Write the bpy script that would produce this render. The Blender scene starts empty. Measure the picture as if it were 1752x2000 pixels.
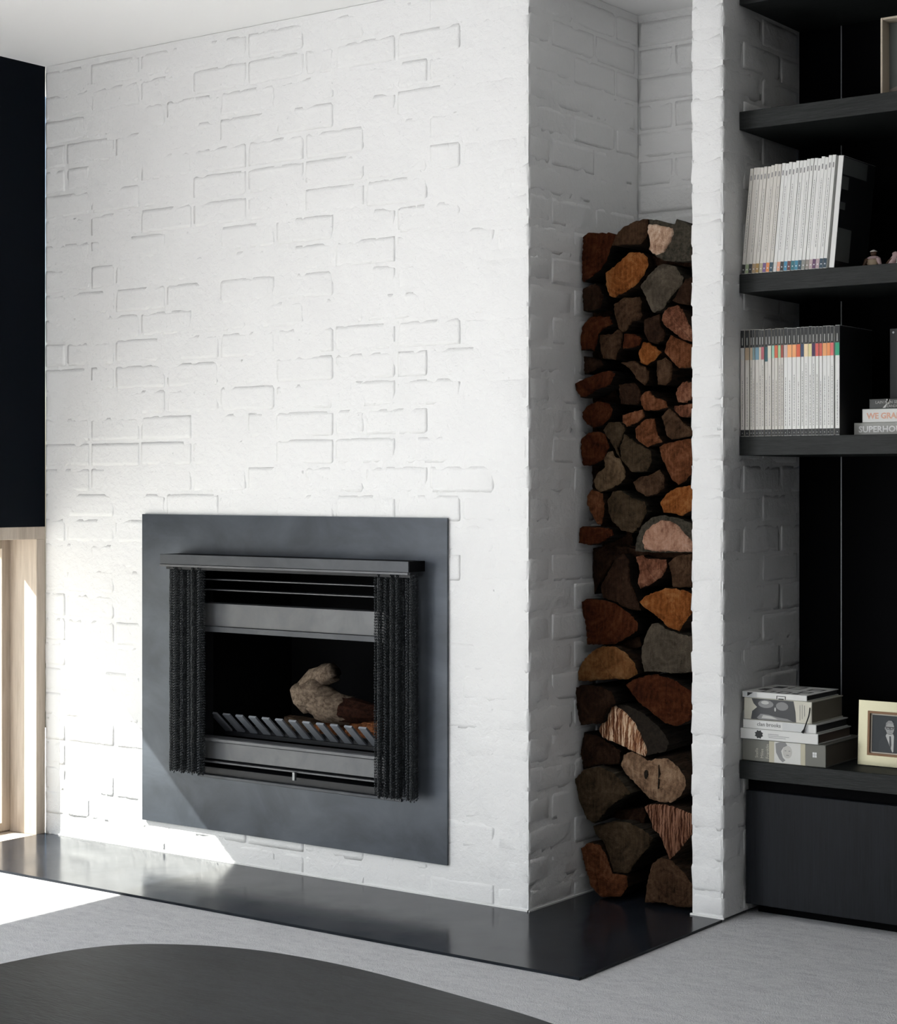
import bpy, math, random
from mathutils import Vector, Matrix, noise
random.seed(7)
S = bpy.context.scene
COL = S.collection
R = math.radians

# ------------------------------------------------------------------ camera, sky, sun, exposure
cam = bpy.data.cameras.new('camera'); cam_o = bpy.data.objects.new('camera', cam); COL.objects.link(cam_o)
cam_o.location = (2.898, -4.349, 1.210)
cam_o.rotation_euler = (R(90), 0, R(36.18))
cam.sensor_fit = 'VERTICAL'; cam.sensor_height = 24.0; cam.lens = 24.0*3600/2000
cam.shift_y = -53/2000.0
cam.clip_start = 0.05
S.camera = cam_o
S.view_settings.view_transform = 'Standard'; S.view_settings.look = 'None'
S.view_settings.gamma = 1; S.view_settings.use_curve_mapping = False
S.view_settings.exposure = 0.18

w = bpy.data.worlds.new('sky'); S.world = w; w.use_nodes = True
nt = w.node_tree; bg = nt.nodes['Background']
sky = nt.nodes.new('ShaderNodeTexSky'); sky.sky_type = 'NISHITA'; sky.sun_disc = False
sky.sun_elevation = R(39.6); sky.sun_rotation = R(243.8); sky.air_density = 1.0; sky.dust_density = 1.5
nt.links.new(sky.outputs[0], bg.inputs[0]); bg.inputs[1].default_value = 0.16

def look(v): return Vector(v).to_track_quat('-Z', 'Y').to_euler()
sun = bpy.data.lights.new('sun', 'SUN'); sun.energy = 23.0; sun.angle = R(0.6); sun.color = (1, .965, .91)
so = bpy.data.objects.new('sun', sun); COL.objects.link(so); so.rotation_euler = look((1, .493, -.923)); so.location = (-6, -3, 5)

def area(name, loc, d, sx, sy, power, color=(1, 1, 1)):
    l = bpy.data.lights.new(name, 'AREA'); l.shape = 'RECTANGLE'; l.size = sx; l.size_y = sy; l.energy = power; l.color = color
    o = bpy.data.objects.new(name, l); COL.objects.link(o); o.location = loc; o.rotation_euler = look(d); return o
# daylight entering by the tall glazed opening further along the left wall, by the low strip window, plus a faint fill light added at the rear
area('daylight_tall_window', (-2.20, -4.9, 1.20), (1, .0, 0), 3.2, 2.2, 152, (.93, .965, 1))
area('rear_fill', (-.2, -6.9, .95), (0, 1, 0), 1.9, 1.5, 20, (.92, .96, 1))
area('daylight_strip_window', (-2.3, -1.45, .52), (1, 0, 0), 2.6, .95, 6, (.95, .97, 1))

# ------------------------------------------------------------------ helpers
def mesh(name, v, f, mats=(), parent=None, mi=None, smooth=False, loc=None):
    me = bpy.data.meshes.new(name); me.from_pydata([tuple(p) for p in v], [], [tuple(q) for q in f]); me.update()
    for m in (mats if isinstance(mats, (list, tuple)) else [mats]): me.materials.append(m)
    if mi: me.polygons.foreach_set('material_index', mi)
    if smooth: me.polygons.foreach_set('use_smooth', [True]*len(me.polygons))
    o = bpy.data.objects.new(name, me); COL.objects.link(o)
    if parent is not None: o.parent = parent
    if loc is not None: o.location = loc
    return o
def tag(o, label=None, cat=None, group=None, kind=None):
    if label: o['label'] = label
    if cat: o['category'] = cat
    if group: o['group'] = group
    if kind: o['kind'] = kind
    return o
def thing(name, loc, label, cat, group=None, rotz=0, kind=None):
    o = bpy.data.objects.new(name, None); o.empty_display_size = .05; COL.objects.link(o)
    o.location = loc; o.rotation_euler = (0, 0, rotz); return tag(o, label, cat, group, kind)
class MB:
    """collects shapes, then links them as one mesh; everything is given relative to the parent's origin"""
    def __init__(s): s.v = []; s.f = []
    def box(s, x0, x1, y0, y1, z0, z1, c=0.0):
        """axis-aligned box with an optional chamfer c on all edges"""
        b = len(s.v)
        if c <= 0:
            s.v += [(x, y, z) for z in (z0, z1) for y in (y0, y1) for x in (x0, x1)]
            s.f += [tuple(b+i for i in q) for q in ((0, 2, 3, 1), (4, 5, 7, 6), (0, 1, 5, 4), (2, 6, 7, 3), (0, 4, 6, 2), (1, 3, 7, 5))]
        else:
            c = min(c, (x1-x0)*.45, (y1-y0)*.45, (z1-z0)*.45)
            X = (x0, x1); Y = (y0, y1); Z = (z0, z1); idx = {}
            for i in (0, 1):
                for j in (0, 1):
                    for k in (0, 1):
                        sx, sy, sz = 1-2*i, 1-2*j, 1-2*k
                        for a, p in enumerate(((X[i], Y[j]+sy*c, Z[k]+sz*c), (X[i]+sx*c, Y[j], Z[k]+sz*c), (X[i]+sx*c, Y[j]+sy*c, Z[k]))):
                            idx[i, j, k, a] = len(s.v); s.v.append(p)
            g = lambda *t: idx[t]
            for i in (0, 1):
                q = [g(i, 0, 0, 0), g(i, 1, 0, 0), g(i, 1, 1, 0), g(i, 0, 1, 0)]; s.f.append(q if i else q[::-1])
                q = [g(0, i, 0, 1), g(1, i, 0, 1), g(1, i, 1, 1), g(0, i, 1, 1)]; s.f.append(q[::-1] if i else q)
                q = [g(0, 0, i, 2), g(1, 0, i, 2), g(1, 1, i, 2), g(0, 1, i, 2)]; s.f.append(q if i else q[::-1])
            for i in (0, 1):
                for j in (0, 1):
                    s.f.append([g(i, j, 0, 0), g(i, j, 1, 0), g(i, j, 1, 1), g(i, j, 0, 1)])
                    s.f.append([g(i, 0, j, 0), g(i, 1, j, 0), g(i, 1, j, 2), g(i, 0, j, 2)])
                    s.f.append([g(0, i, j, 1), g(1, i, j, 1), g(1, i, j, 2), g(0, i, j, 2)])
                    for k in (0, 1): s.f.append([g(i, j, k, 0), g(i, j, k, 1), g(i, j, k, 2)])
        return s
    def prism(s, pts, y0, y1):
        """polygon (x, z) extruded along y; y0 is the front"""
        b = len(s.v); n = len(pts)
        s.v += [(x, y0, z) for x, z in pts]+[(x, y1, z) for x, z in pts]
        s.f += [list(range(b, b+n)), list(range(b+2*n-1, b+n-1, -1))]
        s.f += [(b+i, b+n+i, b+n+(i+1) % n, b+(i+1) % n) for i in range(n)]
        return s
    def slab(s, pts, z0, z1):
        b = len(s.v); n = len(pts)
        s.v += [(x, y, z0) for x, y in pts]+[(x, y, z1) for x, y in pts]
        s.f += [list(range(b+n-1, b-1, -1)), list(range(b+n, b+2*n))]
        s.f += [(b+i, b+(i+1) % n, b+n+(i+1) % n, b+n+i) for i in range(n)]
        return s
    def tube(s, path, rad, n=10):
        b = len(s.v); N = len(path)
        for i, p in enumerate(path):
            p = Vector(p); t = (Vector(path[min(i+1, N-1)])-Vector(path[max(i-1, 0)])).normalized()
            u = t.orthogonal().normalized() if i == 0 else (u-t*u.dot(t)).normalized()
            w_ = t.cross(u); r = rad[i] if isinstance(rad, (list, tuple)) else rad
            s.v += [tuple(p+(u*math.cos(a)+w_*math.sin(a))*r) for a in (2*math.pi*k/n for k in range(n))]
        for i in range(N-1):
            s.f += [(b+i*n+k, b+i*n+(k+1) % n, b+(i+1)*n+(k+1) % n, b+(i+1)*n+k) for k in range(n)]
        s.f += [tuple(range(b+n-1, b-1, -1)), tuple(range(b+(N-1)*n, b+N*n))]
        return s
    def build(s, name, mat, parent=None, smooth=False, loc=None):
        o = mesh(name, s.v, s.f, mat, parent, smooth=smooth, loc=loc)
        import bmesh
        bm = bmesh.new(); bm.from_mesh(o.data); bmesh.ops.recalc_face_normals(bm, faces=bm.faces); bm.to_mesh(o.data); bm.free()
        return o
def B(name, mat, parent, x0, x1, y0, y1, z0, z1, c=0.0): return MB().box(x0, x1, y0, y1, z0, z1, c).build(name, mat, parent)

# ------------------------------------------------------------------ materials
def nodes(name, color=(.5, .5, .5), rough=.5, metal=0.0, spec=.5):
    m = bpy.data.materials.new(name); m.use_nodes = True; n = m.node_tree
    b = n.nodes['Principled BSDF']; b.inputs['Base Color'].default_value = (*color, 1)
    b.inputs['Roughness'].default_value = rough; b.inputs['Metallic'].default_value = metal
    b.inputs['Specular IOR Level'].default_value = spec
    return m, n, b
def coords(n, scale=(1, 1, 1), kind='Object'):
    t = n.nodes.new('ShaderNodeTexCoord'); mp = n.nodes.new('ShaderNodeMapping'); mp.inputs['Scale'].default_value = scale
    if kind == 'World':
        g = n.nodes.new('ShaderNodeNewGeometry'); n.links.new(g.outputs['Position'], mp.inputs[0])
    else: n.links.new(t.outputs[kind], mp.inputs[0])
    return mp.outputs[0]
def nz(n, vec, scale, detail=4, rough=.55, dist=0.0):
    t = n.nodes.new('ShaderNodeTexNoise'); t.inputs['Scale'].default_value = scale; t.inputs['Detail'].default_value = detail
    t.inputs['Roughness'].default_value = rough; t.inputs['Distortion'].default_value = dist
    n.links.new(vec, t.inputs['Vector']); return t.outputs['Fac']
def ramp(n, fac, stops):
    r = n.nodes.new('ShaderNodeValToRGB'); e = r.color_ramp.elements
    while len(e) < len(stops): e.new(.5)
    for q, (p, c) in zip(e, stops): q.position = p; q.color = (*c, 1) if len(c) == 3 else c
    n.links.new(fac, r.inputs[0]); return r.outputs[0]
def g3(v): return (v, v, v)
def mth(n, op, a, b=None, c=None):
    t = n.nodes.new('ShaderNodeMath'); t.operation = op
    for i, q in enumerate((a, b, c)):
        if q is None: continue
        if isinstance(q, (int, float)): t.inputs[i].default_value = q
        else: n.links.new(q, t.inputs[i])
    return t.outputs[0]
def bump(n, b, h, dist, strength=1.0, prev=None):
    t = n.nodes.new('ShaderNodeBump'); t.inputs['Distance'].default_value = dist; t.inputs['Strength'].default_value = strength
    n.links.new(h, t.inputs['Height'])
    if prev is not None: n.links.new(prev, t.inputs['Normal'])
    n.links.new(t.outputs[0], b.inputs['Normal']); return t.outputs[0]

def m_paint(name, col):
    m, n, b = nodes(name, col, .62, 0, .3)
    v = coords(n, kind='World')
    big = nz(n, v, 9, 3, .6); mid = nz(n, v, 42, 6, .62, .3); fin = nz(n, v, 190, 3, .6)
    vo = n.nodes.new('ShaderNodeTexVoronoi'); vo.inputs['Scale'].default_value = 34; n.links.new(v, vo.inputs['Vector'])
    pit = ramp(n, vo.outputs['Distance'], [(0.0, g3(0)), (.13, g3(1))])
    gate = ramp(n, nz(n, v, 5, 2, .5), [(.48, g3(1)), (.6, g3(0))])        # pits only in patches
    pitg = mth(n, 'MAXIMUM', pit, gate)
    h = mth(n, 'ADD', mth(n, 'MULTIPLY', mid, 1.0), mth(n, 'MULTIPLY', fin, .22))
    h = mth(n, 'ADD', h, mth(n, 'MULTIPLY', pitg, .35)); h = mth(n, 'ADD', h, mth(n, 'MULTIPLY', big, .8))
    bump(n, b, h, .0048, .7)
    c = ramp(n, nz(n, v, 3.5, 5, .6), [(.3, tuple(x*.965 for x in col)), (.7, col)])
    n.links.new(c, b.inputs['Base Color'])
    return m
def m_flat(name, col, rough=.6, metal=0.0, spec=.4, bs=0, bd=0):
    m, n, b = nodes(name, col, rough, metal, spec)
    if bs: bump(n, b, nz(n, coords(n), bs, 4), bd, .6)
    return m
def m_oak(name, dark, light, stretch, scale=60, rough=.42, spec=.45):
    """stained timber; stretch is the scale triple, small along the grain"""
    m, n, b = nodes(name, dark, rough, 0, spec)
    v = coords(n, stretch, 'World'); f = nz(n, v, scale, 5, .65, .2); f2 = nz(n, v, scale*.22, 3)
    mix = mth(n, 'ADD', mth(n, 'MULTIPLY', f, .65), mth(n, 'MULTIPLY', f2, .35))
    n.links.new(ramp(n, mix, [(.38, dark), (.66, light)]), b.inputs['Base Color'])
    bump(n, b, f, .0012, .6)
    return m
def m_steel(name, c0, c1, r0, r1, metal=.6, scale=6, stretch=(1, 1, 1), spec=.5):
    m, n, b = nodes(name, c0, .4, metal, spec)
    v = coords(n, stretch, 'World'); f = nz(n, v, scale, 6, .62, .6)
    n.links.new(ramp(n, f, [(.35, c0), (.68, c1)]), b.inputs['Base Color'])
    n.links.new(ramp(n, nz(n, v, scale*1.7, 5), [(.3, g3(r0)), (.75, g3(r1))]), b.inputs['Roughness'])
    bump(n, b, nz(n, v, 60, 4), .0003, .25)
    return m
def m_carpet():
    m, n, b = nodes('carpet_wool', (.2, .2, .21), .95, 0, .1)
    v = coords(n, kind='World')
    a = nz(n, v, 260, 3, .7); c = nz(n, v, 38, 5, .6, .4); d = nz(n, coords(n, (1.4, 5, 1), 'World'), 7, 5, .65, .6)
    f = mth(n, 'ADD', mth(n, 'MULTIPLY', a, .5), mth(n, 'ADD', mth(n, 'MULTIPLY', c, .2), mth(n, 'MULTIPLY', d, .3)))
    n.links.new(ramp(n, f, [(.36, (.56, .56, .59)), (.5, (.79, .79, .81)), (.62, (.88, .88, .89))]), b.inputs['Base Color'])
    h = mth(n, 'ADD', mth(n, 'MULTIPLY', a, 1.0), mth(n, 'MULTIPLY', c, 1.1))
    bump(n, b, h, .010, 1.0)
    b.inputs['Sheen Weight'].default_value = .3
    return m
def m_end(name, dark, mid, light, ring=70, crack=1.0, stripes=False):
    """sawn or split end grain: rings about the piece's own centre, radial checks, rough fibres"""
    m, n, b = nodes(name, mid, .9, 0, .05)
    t = n.nodes.new('ShaderNodeTexCoord'); oi = n.nodes.new('ShaderNodeObjectInfo')
    sep = n.nodes.new('ShaderNodeSeparateXYZ'); n.links.new(t.outputs['Object'], sep.inputs[0])
    rx = mth(n, 'SUBTRACT', mth(n, 'MULTIPLY', oi.outputs['Random'], .09), .045)
    x = mth(n, 'ADD', sep.outputs[0], rx); z = mth(n, 'SUBTRACT', sep.outputs[2], rx)
    cmb = n.nodes.new('ShaderNodeCombineXYZ'); n.links.new(x, cmb.inputs[0]); n.links.new(z, cmb.inputs[1]); n.links.new(oi.outputs['Random'], cmb.inputs[2])
    v = cmb.outputs[0]
    blot = nz(n, v, 22, 4, .6, .5); fine = nz(n, v, 260, 3, .7)
    if stripes:
        mp = n.nodes.new('ShaderNodeMapping'); mp.inputs['Rotation'].default_value = (0, 0, R(22)); mp.inputs['Scale'].default_value = (1, .06, 1); n.links.new(v, mp.inputs[0])
        ringf = nz(n, mp.outputs[0], 210, 3, .6)
        f = mth(n, 'ADD', mth(n, 'MULTIPLY', ringf, .85), mth(n, 'MULTIPLY', blot, .15))
        stops = [(.42, dark), (.5, mid), (.58, light)]
    else:
        wv = n.nodes.new('ShaderNodeTexWave'); wv.wave_type = 'RINGS'; wv.rings_direction = 'Z'; wv.inputs['Scale'].default_value = ring
        wv.inputs['Distortion'].default_value = 5.0; wv.inputs['Detail'].default_value = 3; wv.inputs['Detail Scale'].default_value = 1.5; n.links.new(v, wv.inputs['Vector'])
        ringf = wv.outputs['Fac']
        mp = n.nodes.new('ShaderNodeMapping'); mp.inputs['Scale'].default_value = (1, .12, 1); n.links.new(v, mp.inputs[0])
        cr = n.nodes.new('ShaderNodeCombineXYZ'); n.links.new(mth(n, 'MULTIPLY', oi.outputs['Random'], 6.28), cr.inputs[2]); n.links.new(cr.outputs[0], mp.inputs['Rotation'])
        streak = nz(n, mp.outputs[0], 170, 4, .7, .4)
        f = mth(n, 'ADD', mth(n, 'MULTIPLY', ringf, .045), mth(n, 'ADD', mth(n, 'MULTIPLY', blot, .50), mth(n, 'ADD', mth(n, 'MULTIPLY', fine, .18), mth(n, 'MULTIPLY', streak, .275))))
        stops = [(.36, dark), (.50, mid), (.63, light)]
    c = ramp(n, f, stops)
    ang = mth(n, 'ARCTAN2', x, z)
    cm2 = n.nodes.new('ShaderNodeCombineXYZ'); n.links.new(ang, cm2.inputs[0]); n.links.new(oi.outputs['Random'], cm2.inputs[1])
    ck = ramp(n, nz(n, cm2.outputs[0], 3.2, 3, .7), [(.29, g3(.25)), (.35, g3(1))])
    mx = n.nodes.new('ShaderNodeMix'); mx.data_type = 'RGBA'; mx.blend_type = 'MULTIPLY'; mx.inputs[0].default_value = crack
    n.links.new(c, mx.inputs[6]); n.links.new(ck, mx.inputs[7]); n.links.new(mx.outputs[2], b.inputs['Base Color'])
    bump(n, b, mth(n, 'ADD', fine, mth(n, 'ADD', mth(n, 'MULTIPLY', ringf, .15), mth(n, 'MULTIPLY', blot, 2.0))), .006, .9)
    return m
def m_bark(name, c0, c1):
    m, n, b = nodes(name, c0, .9, 0, .15)
    v = coords(n, (1, .18, 1)); f = nz(n, v, 90, 5, .65, .4)
    n.links.new(ramp(n, f, [(.35, c0), (.7, c1)]), b.inputs['Base Color']); bump(n, b, f, .006, .9); return m

M = {}
M['paint'] = m_paint('white_painted_brick', (.80, .80, .795))
M['ceil'] = m_flat('ceiling_paint', (.88, .88, .875), .85, bs=30, bd=.0003)
M['black_wall'] = m_flat('black_satin_panel', (.0015, .003, .006), .40, spec=.06, bs=3, bd=.0008)
M['dark_room'] = m_flat('dark_room_paint', (.03, .03, .032), .8)
M['room_wall'] = m_flat('warm_white_plaster', (.22, .215, .21), .85)
M['pave'] = m_flat('bounce_paving', (.45, .44, .42), .9, bs=20, bd=.002)
M['timber'] = m_oak('pale_timber', (.40, .33, .265), (.56, .48, .40), (14, 14, 1), 5, .5)
M['carpet'] = m_carpet()
M['hearth'] = m_steel('blackened_steel_hearth', (.009, .011, .015), (.018, .021, .027), .12, .24, .0, 4, spec=.2)
M['plate'] = m_steel('blued_steel_plate', (.038, .045, .056), (.078, .09, .11), .32, .46, .35, 3.2, (1, 1, 1.6))
M['hoodm'] = m_steel('grey_steel', (.050, .054, .062), (.075, .08, .088), .4, .55, .5, 8)
M['panel'] = m_steel('brushed_grey_steel', (.085, .088, .096), (.12, .124, .132), .38, .5, .55, 9)
M['iron'] = m_flat('black_iron', (.016, .017, .02), .45, .3, bs=80, bd=.0006)
M['fire'] = m_flat('sooted_firebox', (.0045, .0045, .005), .9, spec=.1)
M['chain'] = m_flat('black_chain', (.035, .039, .043), .36, .5)
M['shelf'] = m_oak('black_stained_oak_shelf', (.006, .007, .007), (.021, .024, .023), (1, 14, 14), 22, .52, .22)
M['door'] = m_oak('black_stained_oak_door', (.002, .003, .0045), (.008, .010, .014), (26, 14, .9), 12, .5, .2)
M['back'] = m_flat('matt_black_back_panel', (.0015, .0015, .002), .8, spec=.06)
M['strip'] = m_flat('dull_metal_strip', (.25, .26, .27), .4, .7)
M['table'] = m_oak('black_oak_table', (.003, .0035, .0045), (.030, .033, .036), (1.2, 7, 1), 30, .40, .22)
M['bead'] = m_flat('white_sealant', (.75, .75, .74), .6)
M['pages'] = m_flat('paper_pages', (.62, .58, .5), .9)
def F(name, *c, **k):
    if name not in M: M[name] = m_flat(name, tuple(c), k.get('rough', .5), k.get('metal', 0), k.get('spec', .35))
    return M[name]

# ================================================================== ROOM SHELL
CH = 2.665                                   # ceiling height
XL = -2.022                                  # left wall face = left end of the chimney breast
floor_o = tag(MB().box(-2.022, 4.6, -7.0, .75, -.10, -.008).build('floor', M['carpet']), 'grey wool carpet covering the floor', kind='structure')
tag(B('ceiling', M['ceil'], None, -2.4, 4.8, -7.2, .95, CH, CH+.15), 'flat white plaster ceiling', kind='structure')
lw = tag(MB().box(-2.26, XL, -3.0, 0, 1.065, CH).box(-2.26, XL, -7.0, -3.0, 2.40, CH).box(-2.26, XL, -7.0, -6.6, -.1, 2.40).build('wall_left', M['black_wall']), 'black satin wall panel above the low timber window', kind='structure')
rw = tag(B('wall_right', M['room_wall'], None, 4.6, 4.8, -7.0, .75, -.1, CH), 'dark wall on the right side of the room', kind='structure')
rw.data.materials[0] = M['dark_room']
m = MB(); m.box(-2.26, -1.95, -7.2, -7.0, -.1, CH); m.box(.85, 4.8, -7.2, -7.0, -.1, CH); m.box(-1.95, .85, -7.2, -7.0, -.1, .2); m.box(-1.95, .85, -7.2, -7.0, 2.3, CH)
tag(m.build('wall_rear', M['room_wall']), 'plaster wall behind the camera around a large opening added for fill light', kind='structure')  # opening added for the rear fill light
tag(B('wall_back', M['dark_room'], None, .489, 4.6, .745, .95, -.1, CH), 'dark wall behind the bookcase', kind='structure')
tag(B('wall_left_plinth', M['black_wall'], None, -2.26, XL, -3.0, -2.802, -.1, 1.0645), 'black wall end beyond the low window', kind='structure').name = 'trim_2'
gr = tag(B('trim_3', M['pave'], None, -9, -2.262, -9, 2.5, -.22, -.12), 'pale paving added outside the low window to bounce light', kind='structure')  # unseen ground added to bounce daylight indoors

# low timber window in the left wall (window_1): frame members, sashes, panes, threshold
w1 = thing('window_1', (XL, -1.4, 0), 'low pale timber strip window at floor level below the black wall panel', None, kind='structure')
yo = 1.4
def W(name, mat, x0, x1, y0, y1, z0, z1, c=.0015): return B(name, mat, w1, x0-XL, x1-XL, y0+yo, y1+yo, z0, z1, c)
W('head', M['timber'], -2.24, XL+.001, -2.80, 0, 1.022, 1.065)
W('jamb', M['timber'], -2.24, XL+.001, -.039, 0, -.004, 1.022)
W('jamb', M['timber'], -2.24, XL+.001, -2.80, -2.75, -.004, 1.022)
W('threshold', M['timber'], -2.30, XL+.0, -2.80, 0, -.05, -.004)
ys_ = [-.039, -1.80, -2.75]
for i in range(2):
    a, b_ = ys_[i+1], ys_[i]
    if i: W('mullion', M['timber'], -2.24, -2.14, b_, b_+.045, -.004, 1.022)
    b2 = b_ if i else b_
    W('sash_stile', M['timber'], -2.200, -2.158, b2-.037, b2, .0, 1.022)
    W('sash_stile', M['timber'], -2.200, -2.158, a+.045, a+.082, .0, 1.022)
    W('sash_rail', M['timber'], -2.200, -2.158, a+.082, b2-.037, .987, 1.022)
    W('sash_rail', M['timber'], -2.200, -2.158, a+.082, b2-.037, .0, .03)
    gm = M.get('glass')
    if gm is None:
        gm, n, bb = nodes('clear_window_glass', (1, 1, 1), .02)
        tr = n.nodes.new('ShaderNodeBsdfTransparent'); tr.inputs[0].default_value = (.94, .96, .95, 1)
        gl = n.nodes.new('ShaderNodeBsdfGlossy'); gl.inputs['Roughness'].default_value = .02
        fr = n.nodes.new('ShaderNodeFresnel'); fr.inputs[0].default_value = 1.45
        mx = n.nodes.new('ShaderNodeMixShader'); mx.inputs[0].default_value = .06; n.links.new(tr.outputs[0], mx.inputs[1]); n.links.new(gl.outputs[0], mx.inputs[2])
        n.links.new(mx.outputs[0], n.nodes['Material Output'].inputs[0]); M['glass'] = gm
    W('pane', gm, -2.182, -2.178, a+.08, b2-.035, .028, .989, 0)

# ------------------------------------------------------------------ painted brickwork
_cache = {}
def brick_mesh(dx, dy, dz, rag):
    key = (round(dx, 3), round(dy, 3), round(dz, 3), rag); L = _cache.setdefault(key, [])
    if len(L) >= 4: return random.choice(L)
    nx, ny, nz_ = (max(3, int(round(d/.024))) for d in (dx, dy, dz)); nz_ = max(3, min(nz_, 4))
    vid = {}; v = []; f = []
    seed = Vector((random.uniform(0, 99), random.uniform(0, 99), random.uniform(0, 99)))
    def P(i, j, k):
        if (i, j, k) in vid: return vid[i, j, k]
        # spacing tightened at the arrises so that they can be worn round
        def sp(t, n): u = t/n; return u if t in (0, n) else (.012/max(n*.024, .03) if t == 1 else (1-.012/max(n*.024, .03) if t == n-1 else u))
        p = Vector((sp(i, nx)*dx, sp(j, ny)*dy, sp(k, nz_)*dz)); c = Vector((dx/2, dy/2, dz/2))
        e = (i in (0, nx))+(j in (0, ny))+(k in (0, nz_))
        d = Vector((-1 if i == 0 else (1 if i == nx else 0), -1 if j == 0 else (1 if j == ny else 0), -1 if k == 0 else (1 if k == nz_ else 0)))
        h = noise.noise(p*22+seed)*.0013+noise.noise(p*60+seed)*.0008
        if e >= 2: h -= (.0008+abs(noise.noise(p*42+seed*2))*.0085) if rag else (.0001+abs(noise.noise(p*30+seed*2))*.0018)
        if e == 3: h -= .0006
        p = p+d*h
        vid[i, j, k] = len(v); v.append(p-c); return vid[i, j, k]
    for k in (0, nz_):
        for i in range(nx):
            for j in range(ny):
                q = (P(i, j, k), P(i+1, j, k), P(i+1, j+1, k), P(i, j+1, k)); f.append(q if k else q[::-1])
    for j in (0, ny):
        for i in range(nx):
            for k in range(nz_):
                q = (P(i, j, k), P(i+1, j, k), P(i+1, j, k+1), P(i, j, k+1)); f.append(q[::-1] if j else q)
    for i in (0, nx):
        for j in range(ny):
            for k in range(nz_):
                q = (P(i, j, k), P(i, j+1, k), P(i, j+1, k+1), P(i, j, k+1)); f.append(q if i else q[::-1])
    me = bpy.data.meshes.new('brick'); me.from_pydata(v, [], f); me.materials.append(M['paint'])
    me.polygons.foreach_set('use_smooth', [True]*len(me.polygons)); me.update(); L.append(me); return me
def brick(parent, x0, x1, y0, y1, z0, z1, nrm=(0, 0), rag=False):
    z0 = max(z0, 0.0005); z1 = min(z1, CH-.0005)
    if min(x1-x0, y1-y0) < .03 or z1-z0 < .02: return
    o = bpy.data.objects.new('brick', brick_mesh(x1-x0, y1-y0, z1-z0, rag)); COL.objects.link(o); o.parent = parent
    j = random.uniform(-.0009, .0006)
    pl = parent.location
    o.location = ((x0+x1)/2+nrm[0]*j-pl.x, (y0+y1)/2+nrm[1]*j-pl.y, (z0+z1)/2+random.uniform(-.001, .001)-pl.z)
    o.rotation_euler = (random.uniform(-.003, .003)*abs(nrm[1]), random.uniform(-.003, .003)*abs(nrm[0]), random.uniform(-.002, .002))
NC = 32
Zk = lambda k: -.015+.086*k
OX0, OX1, OZ0, OZ1 = -1.30, -.42, .235, .955         # fireplace opening
D = .0050                                            # painted mortar lies this far behind the brick faces
m = MB()
for bx in ((XL+.001, OX0, D, .60, 0, CH), (OX1, -D, D, .613, 0, CH), (OX0, OX1, D, .60, OZ1, CH), (OX0, OX1, D, .60, 0, OZ0), (OX0, OX1, .50, .60, OZ0, OZ1)):
    m.box(*bx)
wf = tag(m.build('wall_front', M['paint']), 'white painted brick chimney breast around the fireplace', kind='structure')
wr = thing('wall_return', (-.06, .3, 0), 'shaded right-hand return of the painted brick chimney breast', None, kind='structure')
for k in range(NC):
    z0, z1 = Zk(k), Zk(k)+.076
    if k % 2:
        x = 0.0
        y = .12
    else:
        brick(wr, -.11, 0, 0, .23, z0, z1, (0, 0), True); x = -.12; y = .24
    if k % 7 == 4: x_run = [.11]
    else: x_run = []
    first = True
    while x > XL+.04:
        L_ = .23
        if not first and x_run: L_ = x_run.pop()
        elif not first and random.random() < .07: L_ = .11
        a = max(x-L_, XL+.002)
        if a-XL < .05: a = XL+.002
        if not (a < OX1 and x > OX0 and z0 < OZ1 and z1 > OZ0): brick(wf, a, x, 0, .11, z0, z1, (0, 0) if x == 0 else (0, 1), x == 0.0)
        x = a-.010; first = False
    while y < .60:
        b_ = min(y+.23, .611)
        brick(wr, -.11, 0, y, b_, z0, z1, (1, 0)); y = b_+.010
# painted mortar skin: an uneven sheet just behind, and here and there over, the brick faces
def skin(parent, ax, x0, x1, z0, z1, holes=(), mean=.0001):
    st = .021; nu = int((x1-x0)/st); nv = int((z1-z0)/st); v = []; f = []; ok = {}
    pl = parent.location
    for j in range(nv+1):
        for i in range(nu+1):
            u = x0+(x1-x0)*i/nu; z = z0+(z1-z0)*j/nv
            q = Vector((u*7, ax*3.3, z*7)); e = mean-noise.noise(q)*.0016-noise.noise(q*4.3)*.0007
            e = min(max(e, -.0009), mean+.0008)
            if i in (0, nu): e = max(e, .0018)
            v.append((u-pl.x, e-pl.y, z-pl.z) if ax == 0 else (-e-pl.x, u-pl.y, z-pl.z))
    for j in range(nv):
        for i in range(nu):
            u = x0+(x1-x0)*(i+.5)/nu; z = z0+(z1-z0)*(j+.5)/nv
            if any(a < u < b_ and c < z < d for a, b_, c, d in holes): continue
            q = (j*(nu+1)+i, j*(nu+1)+i+1, (j+1)*(nu+1)+i+1, (j+1)*(nu+1)+i); f.append(q)
    return mesh('painted_mortar', v, f, M['paint'], parent, smooth=True)
skin(wf, 0, XL+.002, -.003, .001, CH-.001, [(OX0-.02, OX1+.02, OZ0-.02, OZ1+.02)])
skin(wr, 1, .003, .612, .001, CH-.001, mean=.0010)
# back of the log niche
wn = tag(B('wall_niche', M['paint'], None, -.3, .392, .6142, .74, 0, CH), 'painted brick back wall of the log niche above the stack', kind='structure')
for k in range(18, NC):
    z0, z1 = Zk(k), Zk(k)+.076
    if k % 2: brick(wn, .001, .118, .613, .72, z0, z1, (0, 1)); brick(wn, .128, .358, .613, .72, z0, z1, (0, 1))
    else: brick(wn, .001, .232, .613, .72, z0, z1, (0, 1)); brick(wn, .242, .384, .613, .72, z0, z1, (0, 1))
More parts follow.
